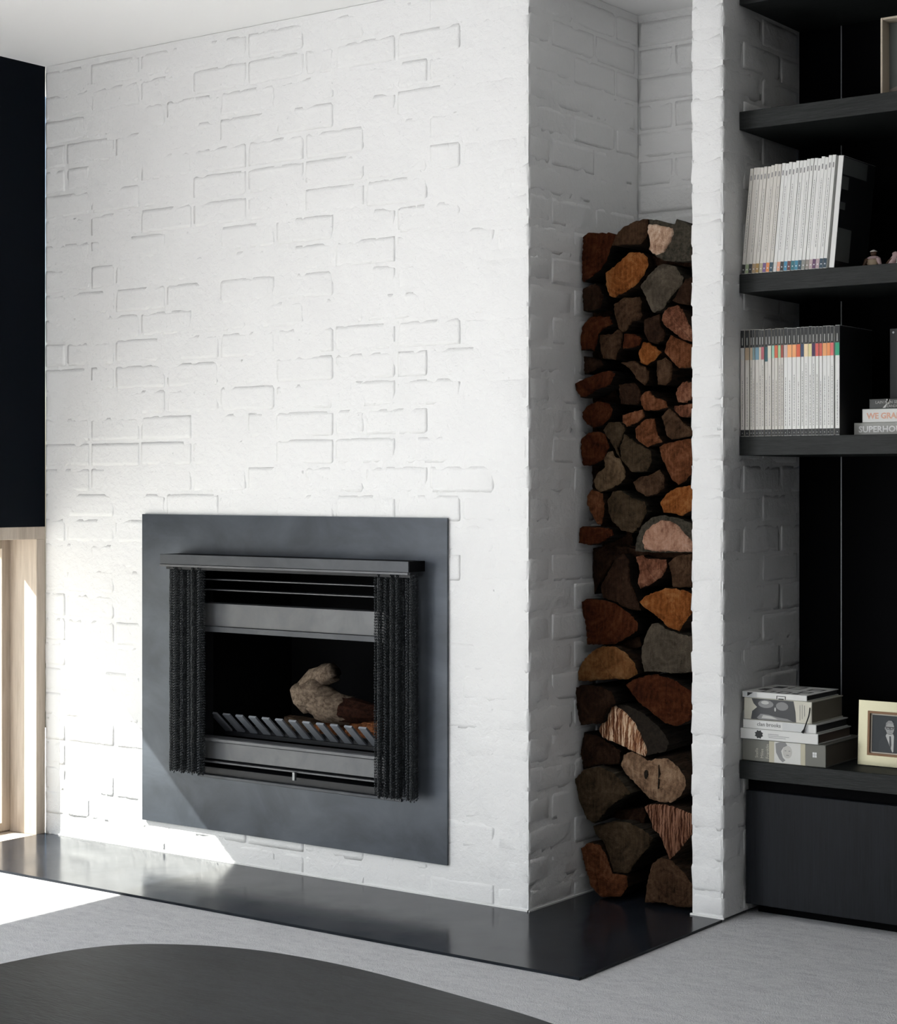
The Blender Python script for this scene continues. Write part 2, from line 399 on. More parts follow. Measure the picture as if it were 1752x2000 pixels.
# brick pier between the niche and the bookcase
wp = tag(B('wall_pier', M['paint'], None, .3885, .4845, .2462, .745, 0, CH), 'narrow white painted brick pier between log niche and bookcase', kind='structure')
for k in range(NC):
    z0, z1 = Zk(k), Zk(k)+.076
    y = .243
    for L_ in ((.23, .23, .23) if k % 2 else (.11, .23, .23)):
        b_ = min(y+L_, .742); brick(wp, .385, .488, y, b_, z0, z1, (0, 0), y < .25); y = b_+.010
# fine white bead where the brickwork meets the hearth
m = MB(); m.box(XL+.05, .001, -.0035, .004, 0, .0045); m.box(-.004, .0035, -.0035, .60, 0, .0045)
m.box(.384, .490, .2395, .247, 0, .0045)
tag(m.build('trim_1', M['bead']), 'thin white bead along the foot of the brickwork', kind='structure')

# ================================================================== HEARTH
h = tag(MB().slab([(XL+.002, -.505), (.485, -.505), (.485, .240), (.383, .240), (.383, .609), (.002, .609), (.002, -.001), (XL+.002, -.001)], -.0075, 0.0).build('hearth_plate', M['hearth']),
        'long polished black steel hearth plate lying on the floor before the chimney breast', 'hearth')

# ================================================================== FIREPLACE
M['hood_black'] = m_flat('matt_black_steel', (.003, .003, .0035), .7, spec=.1)
fp = thing('fireplace', (-.908, 0, .098), 'black steel wood fireplace insert with chain mesh curtains set in the white brick wall', 'fireplace')
fx, fz = -.908, .098
def FB(name, mat, x0, x1, y0, y1, z0, z1, c=.0008, parent=None): return B(name, mat, parent or fp, x0-fx, x1-fx, y0, y1, z0-fz, z1-fz, c)
PX0, PX1, PZ0, PZ1 = -1.535, -.280, .099, 1.113
IX0, IX1, IZ0, IZ1 = -1.275, -.445, .276, .935
m = MB()
ring = [(PX0, PZ0, IX0, IZ0), (PX1, PZ0, IX1, IZ0), (PX1, PZ1, IX1, IZ1), (PX0, PZ1, IX0, IZ1)]
for y in (-.0105, -.0045):
    for a, b_, c, d in ring: m.v += [(a-fx, y, b_-fz), (c-fx, y, d-fz)]
for i in range(4):
    j = (i+1) % 4
    m.f += [(2*i, 2*j, 2*j+1, 2*i+1), (8+2*i, 8+2*i+1, 8+2*j+1, 8+2*j), (2*i, 8+2*i, 8+2*j, 2*j), (2*i+1, 2*j+1, 8+2*j+1, 8+2*i+1)]
sp_ = m.build('surround_plate', M['plate'], fp)
for bx in ((PX0+.012, IX0-.02, -.0045, .0015, PZ0+.012, PZ1-.012), (IX1+.02, PX1-.012, -.0045, .0015, PZ0+.012, PZ1-.012)): FB('spacer', M['fire'], *bx, 0)
# firebox: five thin sheets
m = MB()
for bx in ((OX0+.01, OX0+.02, .0, .46, OZ0+.012, OZ1-.012), (OX1-.02, OX1-.01, .0, .46, OZ0+.012, OZ1-.012), (OX0+.02, OX1-.02, .45, .46, OZ0+.012, OZ1-.012),
           (OX0+.02, OX1-.02, .0, .45, OZ1-.022, OZ1-.012), (OX0+.02, OX1-.02, .0, .45, OZ0+.012, OZ0+.022)):
    m.box(bx[0]-fx, bx[1]-fx, bx[2], bx[3], bx[4]-fz, bx[5]-fz)
fbx = m.build('firebox', M['fire'], fp)
# hood with a folded lower lip
hd = FB('hood', M['hoodm'], -1.368, -.358, -.095, -.090, .955, .987)
FB('hood_box', M['hood_black'], -1.366, -.3605, -.0895, -.0105, .9555, .9865)  # body behind the fascia, coloured near-black
FB('hood_lip', M['panel'], -1.368, -.358, -.0975, -.085, .9475, .9545, parent=None)
FB('curtain_rail', M['iron'], -1.36, -.366, -.075, -.045, .938, .947)
for z in (.906, .873): FB('louvre', M['panel'], -1.262, -.45, -.012, .03, z-.002, z+.0015, .0003)
up = FB('upper_panel', M['panel'], -1.262, -.45, -.020, .03, .757, .830)
FB('panel_lip', M['hoodm'], -1.262, -.45, -.028, .03, .739, .7565)
FB('front_rail', M['panel'], -1.268, -.45, -.030, .02, .386, .400, .003)
FB('ash_door', M['panel'], -1.268, -.45, -.019, .02, .331, .386)
FB('air_slider', M['panel'], -1.268, -.45, -.024, .01, .3185, .3245, .001)
kn = FB('slider_knob', M['strip'], -.857, -.847, -.034, -.024, .296, .322, .001)
FB('opening_trim', M['hoodm'], IX0, IX1, -.016, .01, .268, .277, .001)
FB('inner_sill', M['iron'], -1.268, -.45, .0, .06, .277, .300, .001)
FB('side_cheek', M['iron'], -1.29, -1.268, -.010, .05, .262, .94, .001)
FB('side_cheek', M['iron'], -.452, -.43, -.010, .05, .262, .94, .001)
# fire basket: a rack with a row of raked flat fingers
M['finger'] = m_flat('grey_cast_finger', (.26, .28, .31), .45, .2)
bk = thing('grate', (-.86-fx, .12, .40-fz), None, None); bk.parent = fp; bk.location = (-.86-fx, .12, .402-fz)
m = MB(); m.box(-.405, .405, -.02, .30, -.012, .0); m.box(-.405, .405, .0, .01, 0, .02)
m.build('grate_base', M['iron'], bk)
pitch = .0566
for i in range(12):
    x = -1.281+i*pitch+.86
    o = MB().box(0, .031, -.0035, .0035, 0, .118, .0008).build('grate_finger', M['finger'], bk)
    o.location = (x, .015, -.012); o.rotation_euler = (R(49), 0, 0)
# chain mesh curtains: strands of linked wire hung in folds
def curtain(x0, x1, seed):
    rnd = random.Random(seed); m = MB(); n = 6.0 if x1-x0 > .15 else 6.0
    pts = []; t = 0; prev = None
    while t <= 1.0:
        ph = t*n*2*math.pi
        p = Vector((x0+(x1-x0)*t+.003*math.sin(ph*.5+seed), -.058+.022*math.sin(ph)+.006*math.sin(ph*.31+seed), 0))
        if prev is None or (p-prev).length > .0034: pts.append(p); prev = p
        t += .0006
    ztop, zb = .945, .279
    lh = .0068; rows = int((ztop-zb)/(lh*.62))
    for si, p in enumerate(pts):
        d = (pts[min(si+1, len(pts)-1)]-pts[max(si-1, 0)]).normalized(); nn = Vector((-d.y, d.x, 0))
        drop = rnd.choice((0, 0, 1, 1, 2)); sway = rnd.uniform(-.0008, .0008)
        for r in range(rows-drop):
            z = ztop-r*lh*.62-(lh*.31 if si % 2 else 0)
            a = (d*.75+nn*(.65 if r % 2 else -.65)).normalized()*.0021; c = a.cross(Vector((0, 0, 1))).normalized()*.0009
            q = Vector((p.x-fx+sway*math.sin(r*.2), p.y+.0006*math.sin(r*.7+si), z-fz))
            b = len(m.v); m.v += [tuple(q+Vector((0, 0, lh*.5))), tuple(q-Vector((0, 0, lh*.5))), tuple(q+a), tuple(q-a), tuple(q+c), tuple(q-c)]
            m.f += [(b, b+2, b+4), (b, b+4, b+3), (b, b+3, b+5), (b, b+5, b+2), (b+1, b+4, b+2), (b+1, b+3, b+4), (b+1, b+5, b+3), (b+1, b+2, b+5)]
    o = mesh('chain_curtain', m.v, m.f, M['chain'], fp); o['kind'] = 'stuff'; return o
curtain(-1.362, -1.205, 1); curtain(-.505, -.352, 5)

# wood lying in the grate
def branch(name, path, rad, mat, label, end=None, seedv=3):
    base = Vector(path[0]); m = MB(); P_ = []; Rr = []
    for i in range(len(path)-1):
        for s in range(5):
            t = s/5; P_.append(Vector(path[i]).lerp(Vector(path[i+1]), t)-base); Rr.append(rad[i]*(1-t)+rad[i+1]*t)
    P_.append(Vector(path[-1])-base); Rr.append(rad[-1]); m.tube(P_, Rr, 16)
    m.v = [tuple(Vector(q)+Vector((noise.noise(Vector(q)*38+Vector((seedv, 0, 0))), noise.noise(Vector(q)*38+Vector((0, seedv, 9))), noise.noise(Vector(q)*38+Vector((5, 0, seedv)))))*.010) for q in m.v]
    o = m.build(name, mat, None, smooth=True); o.location = base; tag(o, label, 'firewood'); return o
M['pale_bark'] = m_bark('weathered_pale_bark', (.09, .065, .045), (.30, .23, .17))
M['split'] = m_bark('split_red_timber', (.09, .028, .010), (.34, .13, .05))
M['darkred'] = m_bark('charred_red_timber', (.012, .004, .002), (.05, .018, .010)); M['darkbark'] = m_bark('dark_bark', (.035, .022, .014), (.10, .065, .04))
br = branch('gnarled_branch', [(-.95, .10, .52), (-.915, .12, .545), (-.865, .155, .505), (-.81, .20, .49)], [.044, .054, .053, .047], M['pale_bark'], 'gnarled pale grey branch resting on the fire grate')
kb = MB().tube([(.02, .02, .03), (.045, .045, .07), (.075, .05, .088), (.112, .05, .098)], [.038, .040, .034, .027], 14)
kb.v = [tuple(Vector(q)+Vector((noise.noise(Vector(q)*60), noise.noise(Vector(q)*60+Vector((7, 0, 0))), noise.noise(Vector(q)*60+Vector((0, 7, 0)))))*.012) for q in kb.v]
MB().tube([(.085, .045, -.015), (.12, .07, -.02), (.17, .10, -.03), (.215, .13, -.035)], [.030, .044, .040, .028], 9).build('heartwood', M['darkred'], br)
kb.build('burl', M['pale_bark'], br, smooth=True)
def billet(loc, dims, rz, label, mat, ry=0):
    o = mesh('split_billet', *_noisy_box(*dims), mat, None, smooth=False); o.location = loc; o.rotation_euler = (0, ry, rz); return tag(o, label, 'firewood')
def _noisy_box(dx, dy, dz):
    v = []; f = []; n = 7
    for i in range(n+1):
        x = dx*(i/n-.5); w_ = 1-.12*abs(noise.noise(Vector((x*20, dx*7, 0))))
        for a, b_ in ((-.5, -.5), (.1, -.52), (.5, -.4), (.48, .35), (.15, .5), (-.42, .42)):
            v.append((x+noise.noise(Vector((a*9, b_*9, dx*50)))*.006, dy*a*w_, dz*b_*w_+noise.noise(Vector((x*40, a*9, b_*9)))*.004))
    for i in range(n):
        f += [(i*6+k, i*6+(k+1) % 6, (i+1)*6+(k+1) % 6, (i+1)*6+k) for k in range(6)]
    f += [tuple(range(5, -1, -1)), tuple(range(n*6, n*6+6))]; return v, f
billet((-.985, .205, .432), (.17, .06, .045), R(12), 'dark brown split billet lying at the left under the pale branch', M['darkbark'], R(5))
billet((-.865, .185, .430), (.13, .05, .046), R(62), 'orange splintered billet end under the tip of the pale branch', M['split'])
billet((-.765, .215, .438), (.12, .06, .055), R(8), 'short orange brown billet at the right side of the grate', M['split'])

# ================================================================== LOG STACK
T = {'red': ((.030, .008, .004), (.105, .028, .010), (.20, .065, .026)), 'redor': ((.055, .018, .008), (.19, .065, .026), (.34, .145, .07)),
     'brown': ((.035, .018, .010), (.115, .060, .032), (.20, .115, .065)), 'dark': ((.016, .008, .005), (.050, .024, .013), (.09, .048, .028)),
     'orange': ((.13, .038, .009), (.36, .115, .028), (.52, .23, .075)), 'orangedk': ((.10, .035, .010), (.24, .10, .032), (.36, .18, .07)),
     'grey': ((.055, .043, .030), (.125, .10, .072), (.19, .155, .115)), 'olive': ((.035, .024, .014), (.10, .065, .036), (.17, .115, .068)),
     'tan': ((.075, .045, .024), (.21, .135, .075), (.33, .23, .14)), 'tanbig': ((.11, .06, .035), (.33, .20, .12), (.50, .33, .21)),
     'rose': ((.07, .025, .016), (.24, .10, .065), (.42, .22, .15)), 'rosestripe': ((.07, .028, .016), (.23, .11, .065), (.42, .24, .16)),
     'pale': ((.20, .10, .06), (.55, .36, .25), (.80, .62, .48)), 'palebig': ((.26, .12, .075), (.55, .30, .20), (.72, .45, .33)),
     'stripe': ((.12, .04, .02), (.42, .20, .10), (.85, .62, .42))}
T['rose'] = ((.05, .015, .008), (.22, .085, .045), (.42, .20, .12)); T['rosestripe'] = ((.06, .02, .012), (.22, .095, .05), (.42, .22, .14))
DK = {'stripe': .85, 'pale': .8, 'palebig': .62, 'orange': .5, 'orangedk': .5, 'tanbig': .6, 'tan': .5, 'rose': .55, 'rosestripe': .6, 'redor': .5, 'grey': .5, 'red': .42}
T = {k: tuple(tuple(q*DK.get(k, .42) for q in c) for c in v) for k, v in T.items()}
EM = {k: m_end('cut_wood_'+k, *c, ring=18, crack=.9 if 'stripe' not in k else .3, stripes='stripe' in k) for k, c in T.items()}
BM = {'dark': m_bark('log_bark_dark', (.007, .005, .003), (.022, .016, .011)), 'mid': m_bark('log_bark_brown', (.012, .007, .004), (.045, .026, .014)), 'olive': m_bark('log_bark_olive', (.014, .012, .008), (.06, .05, .036))}
BACK = .602
def _refine(poly, i):
    P_ = []; n = len(poly)
    for a in range(n):
        p, q = Vector(poly[a]), Vector(poly[(a+1) % n]); L_ = (q-p).length; s = max(1, int(L_/.006))
        nrm = Vector((q.y-p.y, p.x-q.x)).normalized() if L_ > 0 else Vector((0, 0))
        for t in range(s):
            r = p.lerp(q, t/s)
            if 0 < t: r += nrm*(noise.noise(Vector((r.x*120, r.y*120, i*7)))*.0036+noise.noise(Vector((r.x*330, r.y*330, i*3)))*.0016)
            P_.append(r)
    return P_
def firewood(i, tint, label, y0, poly, face=None):
    def refine(poly): return _refine(poly, i)
    # refine the outline
    P_ = refine(poly)
    cx = sum(p.x for p in P_)/len(P_); cz = sum(p.y for p in P_)/len(P_); c = Vector((cx, cz)); N = len(P_)
    lean = {'tanbig': (.01, .01)}.get(tint, (0, 0))
    left = min(p.x for p in P_) < .02
    LEN = .09 if label.startswith('set-back') else BACK-y0
    rows = ((.004, 1.0, 0), (.03, 1.0, .15), (.06, .99, .6), (.085, .97, 1), (LEN, .93, 1))
    v = []; f = []
    for d, sc, ln in rows:
        for p in P_:
            r = c+(p-c)*(sc if tint not in ('palebig',) or d < .01 else sc)
            x = r.x+lean[0]*ln; z = r.y+lean[1]*ln
            if d > .01: x += noise.noise(Vector((p.x*60, d*12, i)))*.0025; z += noise.noise(Vector((p.y*60, d*12, i+50)))*.0025
            x = min(max(x, .0025), .3825); z = max(z, .0008)
            v.append((x-cx, d, z-cz))
    for a in range(len(rows)-1):
        f += [(a*N+k, a*N+(k+1) % N, (a+1)*N+(k+1) % N, (a+1)*N+k) for k in range(N)]
    v.append((lean[0], LEN, lean[1])); f += [((len(rows)-1)*N+k, (len(rows)-1)*N+(k+1) % N, len(v)-1) for k in range(N)]
    bmat = BM['olive'] if tint in ('pale', 'grey', 'olive', 'palebig') else (BM['dark'] if tint in ('dark', 'red', 'stripe') else BM['mid'])
    o = mesh('firewood_log', v, f, bmat, None, smooth=False, loc=(cx, y0, cz)); fixn(o)
    tag(o, label, 'log', 'split firewood logs stacked in the brick niche')
    # the cut face: concentric rings of vertices with a rough surface
    if face:
        bv = [(p.x-cx, .004, max(p.y, .0008)-cz) for p in P_]+[(0, .004, 0)]
        fb = mesh('bark_rim', bv, [(k, (k+1) % N, N) for k in range(N)], bmat, o); fixn(fb, True)
        P_ = refine(face); N = len(P_); c = sum(P_, Vector((0, 0)))/N
    v = []; f = []; RR = (1.0, .93, .72, .48, .24)
    for a, s in enumerate(RR):
        for p in P_:
            r = c+(p-c)*s; h = 0.004 if a == 0 else -.001+noise.noise(Vector((r.x*55, r.y*55, i*3)))*.0045+noise.noise(Vector((r.x*150, r.y*150, i*3)))*.0035-(.003 if face else 0)
            v.append((r.x-cx, h, max(r.y, .0008)-cz))
    v.append((c.x-cx, -.001-(.003 if face else 0), c.y-cz))
    for a in range(len(RR)-1): f += [(a*N+k, a*N+(k+1) % N, (a+1)*N+(k+1) % N, (a+1)*N+k) for k in range(N)]
    f += [((len(RR)-1)*N+k, (len(RR)-1)*N+(k+1) % N, len(v)-1) for k in range(N)]
    e = mesh('cut_face', v, f, EM[tint], o, smooth=True); fixn(e, True)
    if tint in ('pale', 'palebig', 'stripe', 'tanbig'): e['label'] = {'pale': 'pale broken cut face', 'palebig': 'pale pink cut face', 'stripe': 'pale striped splintered face', 'tanbig': 'tan heart-shaped cut face'}[tint]
    if tint == 'tanbig':      # knot hole and drying crack
        MB().prism([(-.022+.006*math.cos(a), .004+.013*math.sin(a)) for a in (k*.5236 for k in range(12))], -.0035, .004).build('knot', BM['dark'], o)
        MB().prism([(.020, .035), (.024, .012), (.0205, -.030), (.0175, -.034), (.019, .005)], -.0045, .004).build('drying_crack', BM['dark'], o)
    return o
def fixn(o, front=False):
    import bmesh
    bm = bmesh.new(); bm.from_mesh(o.data); bmesh.ops.recalc_face_normals(bm, faces=bm.faces)
    if front:
        if sum(fc.normal.y for fc in bm.faces) > 0: bmesh.ops.reverse_faces(bm, faces=bm.faces)
    bm.to_mesh(o.data); bm.free()
LOGS = [
('red', 'tall dark red split log in the top left corner of the stack', 0.268, [(0.01,1.941),(0.027,1.952),(0.103,1.946),(0.122,1.939),(0.115,1.918),(0.103,1.897),(0.093,1.866),(0.071,1.84),(0.04,1.821),(0.013,1.807),(0.006,1.818)], None),
('brown', 'rounded brown log crowning the middle of the stack', 0.268, [(0.109,1.908),(0.122,1.936),(0.146,1.958),(0.184,1.971),(0.22,1.976),(0.23,1.975),(0.228,1.928),(0.208,1.905),(0.165,1.906)], None),
('pale', 'pale-ended log with dark bark at the top right of the stack', 0.268, [(0.234,1.974),(0.257,1.971),(0.314,1.951),(0.324,1.967),(0.332,1.963),(0.381,1.938),(0.381,1.846),(0.326,1.846),(0.287,1.851),(0.257,1.865),(0.235,1.885),(0.24,1.908),(0.232,1.935)], [(0.232,1.959),(0.257,1.958),(0.311,1.942),(0.314,1.931),(0.305,1.903),(0.287,1.878),(0.257,1.869),(0.235,1.885),(0.24,1.908),(0.232,1.935)]),
('orange', 'bright orange oval log second row from the top', 0.268, [(0.087,1.829),(0.122,1.85),(0.15,1.87),(0.171,1.884),(0.214,1.878),(0.229,1.864),(0.232,1.845),(0.217,1.814),(0.19,1.787),(0.146,1.766),(0.115,1.756),(0.1,1.763),(0.09,1.791)], None),
('grey', 'olive grey five-sided log right of the orange oval log', 0.268, [(0.205,1.783),(0.226,1.806),(0.263,1.838),(0.284,1.842),(0.317,1.834),(0.347,1.798),(0.344,1.782),(0.305,1.746),(0.281,1.715),(0.251,1.704),(0.239,1.715),(0.22,1.756)], None),
('dark', 'small dark log against the left wall below the tall red log', 0.268, [(0.01,1.788),(0.03,1.795),(0.053,1.801),(0.068,1.787),(0.081,1.759),(0.071,1.73),(0.046,1.723),(0.013,1.722),(0.01,1.763)], None),
('brown', 'dull brown notched log below the bright orange oval log', 0.268, [(0.115,1.735),(0.146,1.752),(0.202,1.754),(0.21,1.738),(0.205,1.712),(0.213,1.701),(0.205,1.688),(0.177,1.681),(0.159,1.658),(0.146,1.653),(0.131,1.665),(0.122,1.695)], None),
('rose', 'pinkish brown log by the pier below the olive grey log', 0.268, [(0.278,1.697),(0.296,1.717),(0.326,1.722),(0.344,1.709),(0.358,1.677),(0.381,1.637),(0.381,1.614),(0.344,1.623),(0.317,1.642),(0.287,1.665),(0.275,1.681)], None),
('dark', 'dark log wedged between the olive grey log and the pier', 0.268, [(0.353,1.795),(0.381,1.797),(0.381,1.718),(0.338,1.725),(0.311,1.735),(0.32,1.745)], None),
('red', 'jagged brown log at the left wall two below the tall red log', 0.264, [(0.01,1.676),(0.03,1.697),(0.042,1.704),(0.105,1.701),(0.115,1.679),(0.086,1.667),(0.068,1.654),(0.061,1.625),(0.052,1.601),(0.039,1.61),(0.007,1.606),(0.004,1.628)], None),
('brown', 'squarish brown log with a raised right corner below the notched log', 0.268, [(0.067,1.649),(0.115,1.65),(0.128,1.662),(0.143,1.662),(0.146,1.648),(0.14,1.611),(0.128,1.595),(0.122,1.574),(0.078,1.581),(0.071,1.609)], None),
('red', 'low red wedge log right of the squarish brown log', 0.268, [(0.151,1.648),(0.184,1.646),(0.211,1.632),(0.202,1.611),(0.148,1.604)], None),
('dark', 'dark log left of the pinkish brown log', 0.268, [(0.22,1.687),(0.269,1.7),(0.272,1.671),(0.29,1.641),(0.281,1.623),(0.257,1.614),(0.232,1.623),(0.217,1.653)], None),
('orange', 'small orange log with a pointed right side in the upper stack', 0.268, [(0.214,1.621),(0.232,1.62),(0.257,1.606),(0.275,1.589),(0.254,1.569),(0.226,1.554),(0.205,1.563),(0.199,1.587)], None),
('redor', 'splintered red brown log by the pier below the pinkish log', 0.268, [(0.284,1.589),(0.29,1.615),(0.305,1.638),(0.329,1.626),(0.381,1.604),(0.381,1.543),(0.332,1.542),(0.311,1.561),(0.296,1.578)], None),
('brown', 'slanting brown log below the small pointed orange log', 0.268, [(0.14,1.565),(0.184,1.569),(0.202,1.558),(0.223,1.549),(0.235,1.538),(0.232,1.511),(0.22,1.496),(0.196,1.513),(0.177,1.54),(0.15,1.56)], None),
('brown', 'upright rectangular log below the splintered red brown log', 0.268, [(0.26,1.566),(0.287,1.575),(0.305,1.562),(0.311,1.546),(0.308,1.509),(0.287,1.494),(0.263,1.497),(0.26,1.537)], None),
('dark', 'dark square log at the left wall above the protruding red log', 0.268, [(0.014,1.589),(0.071,1.576),(0.081,1.56),(0.049,1.545),(0.016,1.535)], None),
('red', 'red log jutting out at the left wall in the upper stack', 0.235, [(0.003,1.507),(0.038,1.522),(0.073,1.532),(0.117,1.541),(0.141,1.532),(0.123,1.5),(0.076,1.486),(0.044,1.468),(0.022,1.466),(0.006,1.488)], None),
('dark', 'dark brown square log in the middle of the upper stack', 0.268, [(0.134,1.502),(0.187,1.505),(0.205,1.483),(0.211,1.462),(0.196,1.441),(0.14,1.445)], None),
('redor', 'curved orange brown log right of the dark brown square log', 0.268, [(0.205,1.462),(0.216,1.475),(0.235,1.481),(0.254,1.461),(0.29,1.449),(0.296,1.431),(0.257,1.424),(0.22,1.424),(0.208,1.441)], None),
('rose', 'narrow pink brown log tight against the pier', 0.268, [(0.326,1.485),(0.344,1.503),(0.381,1.499),(0.381,1.463),(0.358,1.442),(0.329,1.445),(0.321,1.467)], None),
('rose', 'short pink brown log under the narrow one at the pier', 0.268, [(0.317,1.435),(0.381,1.441),(0.381,1.405),(0.344,1.402),(0.329,1.411),(0.317,1.422)], None),
('red', 'round dark red log at the left wall under the jutting red log', 0.268, [(0.008,1.424),(0.027,1.443),(0.065,1.455),(0.097,1.449),(0.112,1.43),(0.103,1.406),(0.078,1.385),(0.049,1.377),(0.024,1.388),(0.01,1.405)], None),
('redor', 'small orange brown block under the dark brown square log', 0.268, [(0.146,1.413),(0.177,1.42),(0.214,1.427),(0.22,1.406),(0.196,1.39),(0.159,1.378),(0.148,1.389)], None),
('redor', 'wedge log with a flat top below the curved orange brown log', 0.268, [(0.187,1.372),(0.208,1.39),(0.226,1.4),(0.251,1.4),(0.257,1.376),(0.263,1.352),(0.278,1.333),(0.257,1.328),(0.229,1.318),(0.211,1.329),(0.19,1.345)], None),
('brown', 'ridged triangular log by the pier under the pink brown pair', 0.268, [(0.275,1.407),(0.299,1.428),(0.32,1.414),(0.347,1.385),(0.381,1.364),(0.381,1.351),(0.308,1.338),(0.29,1.354),(0.284,1.381)], None),
('olive', 'long slanting olive brown log in the middle of the stack', 0.268, [(0.081,1.371),(0.097,1.392),(0.134,1.394),(0.156,1.373),(0.146,1.351),(0.131,1.314),(0.14,1.285),(0.131,1.298),(0.109,1.33)], None),
('olive', 'broad dark olive log right of the long slanting log', 0.268, [(0.15,1.357),(0.165,1.351),(0.19,1.332),(0.239,1.308),(0.242,1.276),(0.226,1.249),(0.177,1.247),(0.165,1.26),(0.143,1.282),(0.136,1.314)], None),
('red', 'blocky dark red log at the left wall at mid height', 0.267, [(0.004,1.343),(0.031,1.364),(0.06,1.366),(0.088,1.358),(0.102,1.32),(0.082,1.285),(0.05,1.269),(0.012,1.267),(0.006,1.305)], None),
('tan', 'tan log shaped like a boot near the left wall', 0.268, [(0.084,1.29),(0.097,1.306),(0.112,1.309),(0.122,1.29),(0.137,1.287),(0.153,1.255),(0.153,1.228),(0.134,1.212),(0.103,1.199),(0.071,1.188),(0.053,1.201),(0.046,1.22),(0.062,1.245),(0.087,1.263)], None),
('redor', 'large tapering red brown log by the pier at mid height', 0.268, [(0.267,1.318),(0.284,1.328),(0.381,1.343),(0.381,1.249),(0.35,1.22),(0.329,1.21),(0.308,1.225),(0.29,1.26),(0.275,1.289)], None),
('brown', 'rough dark brown log left of the large tapering log', 0.268, [(0.18,1.218),(0.205,1.233),(0.242,1.241),(0.269,1.254),(0.284,1.231),(0.284,1.202),(0.257,1.183),(0.22,1.178),(0.193,1.194)], None),
('redor', 'slim curved orange log at the left wall under the boot shaped log', 0.268, [(0.024,1.177),(0.04,1.196),(0.078,1.185),(0.084,1.142),(0.075,1.094),(0.062,1.093),(0.04,1.126),(0.027,1.15)], None),
('olive', 'large dark olive log left of the orange-hearted log', 0.268, [(0.093,1.161),(0.112,1.191),(0.14,1.194),(0.177,1.172),(0.22,1.162),(0.226,1.133),(0.205,1.093),(0.18,1.071),(0.14,1.078),(0.109,1.105),(0.097,1.129)], None),
('orange', 'orange-hearted log by the pier above the pale domed log', 0.268, [(0.27,1.159),(0.293,1.186),(0.323,1.202),(0.381,1.21),(0.381,1.144),(0.341,1.121),(0.317,1.128),(0.281,1.131)], None),
('red', 'flat dark red block jutting out at the left wall', 0.254, [(0.007,1.082),(0.017,1.088),(0.086,1.086),(0.118,1.081),(0.124,1.065),(0.08,1.04),(0.049,1.034),(0.004,1.039)], None),
('palebig', 'large domed log with a pale pink cut face by the pier', 0.268, [(0.187,1.018),(0.193,1.058),(0.211,1.093),(0.245,1.117),(0.281,1.123),(0.332,1.115),(0.381,1.097),(0.381,1.018),(0.311,1.017),(0.257,1.016)], [(0.211,1.048),(0.22,1.074),(0.242,1.093),(0.275,1.109),(0.302,1.107),(0.329,1.094),(0.35,1.071),(0.381,1.045),(0.381,1.019),(0.311,1.02),(0.257,1.019),(0.22,1.024)]),
('rose', 'ragged pinkish log under the pale domed log', 0.268, [(0.19,1.002),(0.214,1.008),(0.226,0.998),(0.29,0.997),(0.293,0.976),(0.275,0.946),(0.245,0.927),(0.205,0.91),(0.196,0.925),(0.205,0.96)], None),
('brown', 'brown squarish log between the ragged log and the pier', 0.268, [(0.296,0.986),(0.317,1.003),(0.341,1.012),(0.381,1.013),(0.381,0.92),(0.311,0.919),(0.308,0.953)], None),
('dark', 'tall dark brown log left of the ragged pinkish log', 0.268, [(0.071,0.911),(0.084,0.935),(0.103,0.965),(0.122,1.001),(0.15,1.01),(0.168,0.994),(0.171,0.93),(0.193,0.883),(0.208,0.846),(0.165,0.85),(0.122,0.869),(0.078,0.879)], None),
('orange', 'bright orange fan-shaped log by the pier at mid stack', 0.268, [(0.202,0.872),(0.22,0.889),(0.257,0.904),(0.293,0.915),(0.347,0.912),(0.381,0.9),(0.381,0.858),(0.347,0.815),(0.332,0.793),(0.293,0.805),(0.275,0.822),(0.245,0.842),(0.217,0.857)], None),
('red', 'large reddish quarter log at the left wall in the lower stack', 0.268, [(0.005,0.865),(0.027,0.875),(0.078,0.873),(0.122,0.864),(0.165,0.839),(0.196,0.811),(0.193,0.787),(0.165,0.77),(0.122,0.747),(0.071,0.742),(0.024,0.741),(0.021,0.795),(0.008,0.835)], None),
('grey', 'large grey brown log by the pier under the fan-shaped log', 0.268, [(0.211,0.745),(0.226,0.783),(0.242,0.81),(0.263,0.814),(0.287,0.799),(0.326,0.788),(0.381,0.779),(0.381,0.68),(0.317,0.673),(0.257,0.674),(0.217,0.671),(0.208,0.711)], None),
('orangedk', 'half-round log with orange rings at the left wall', 0.249, [(0.004,0.66),(0.02,0.691),(0.052,0.722),(0.089,0.74),(0.133,0.74),(0.17,0.723),(0.195,0.698),(0.207,0.667),(0.176,0.649),(0.121,0.646),(0.052,0.636),(0.007,0.633)], None),
('red', 'wide red brown log by the pier above the striped log', 0.268, [(0.156,0.63),(0.184,0.648),(0.226,0.661),(0.257,0.666),(0.311,0.656),(0.347,0.637),(0.381,0.623),(0.381,0.55),(0.326,0.523),(0.287,0.528),(0.245,0.554),(0.196,0.585)], None),
('dark', 'nearly black log at the left wall under the half-round log', 0.239, [(0.004,0.615),(0.026,0.624),(0.089,0.623),(0.127,0.61),(0.139,0.578),(0.114,0.561),(0.092,0.516),(0.02,0.505),(0.007,0.553)], None),
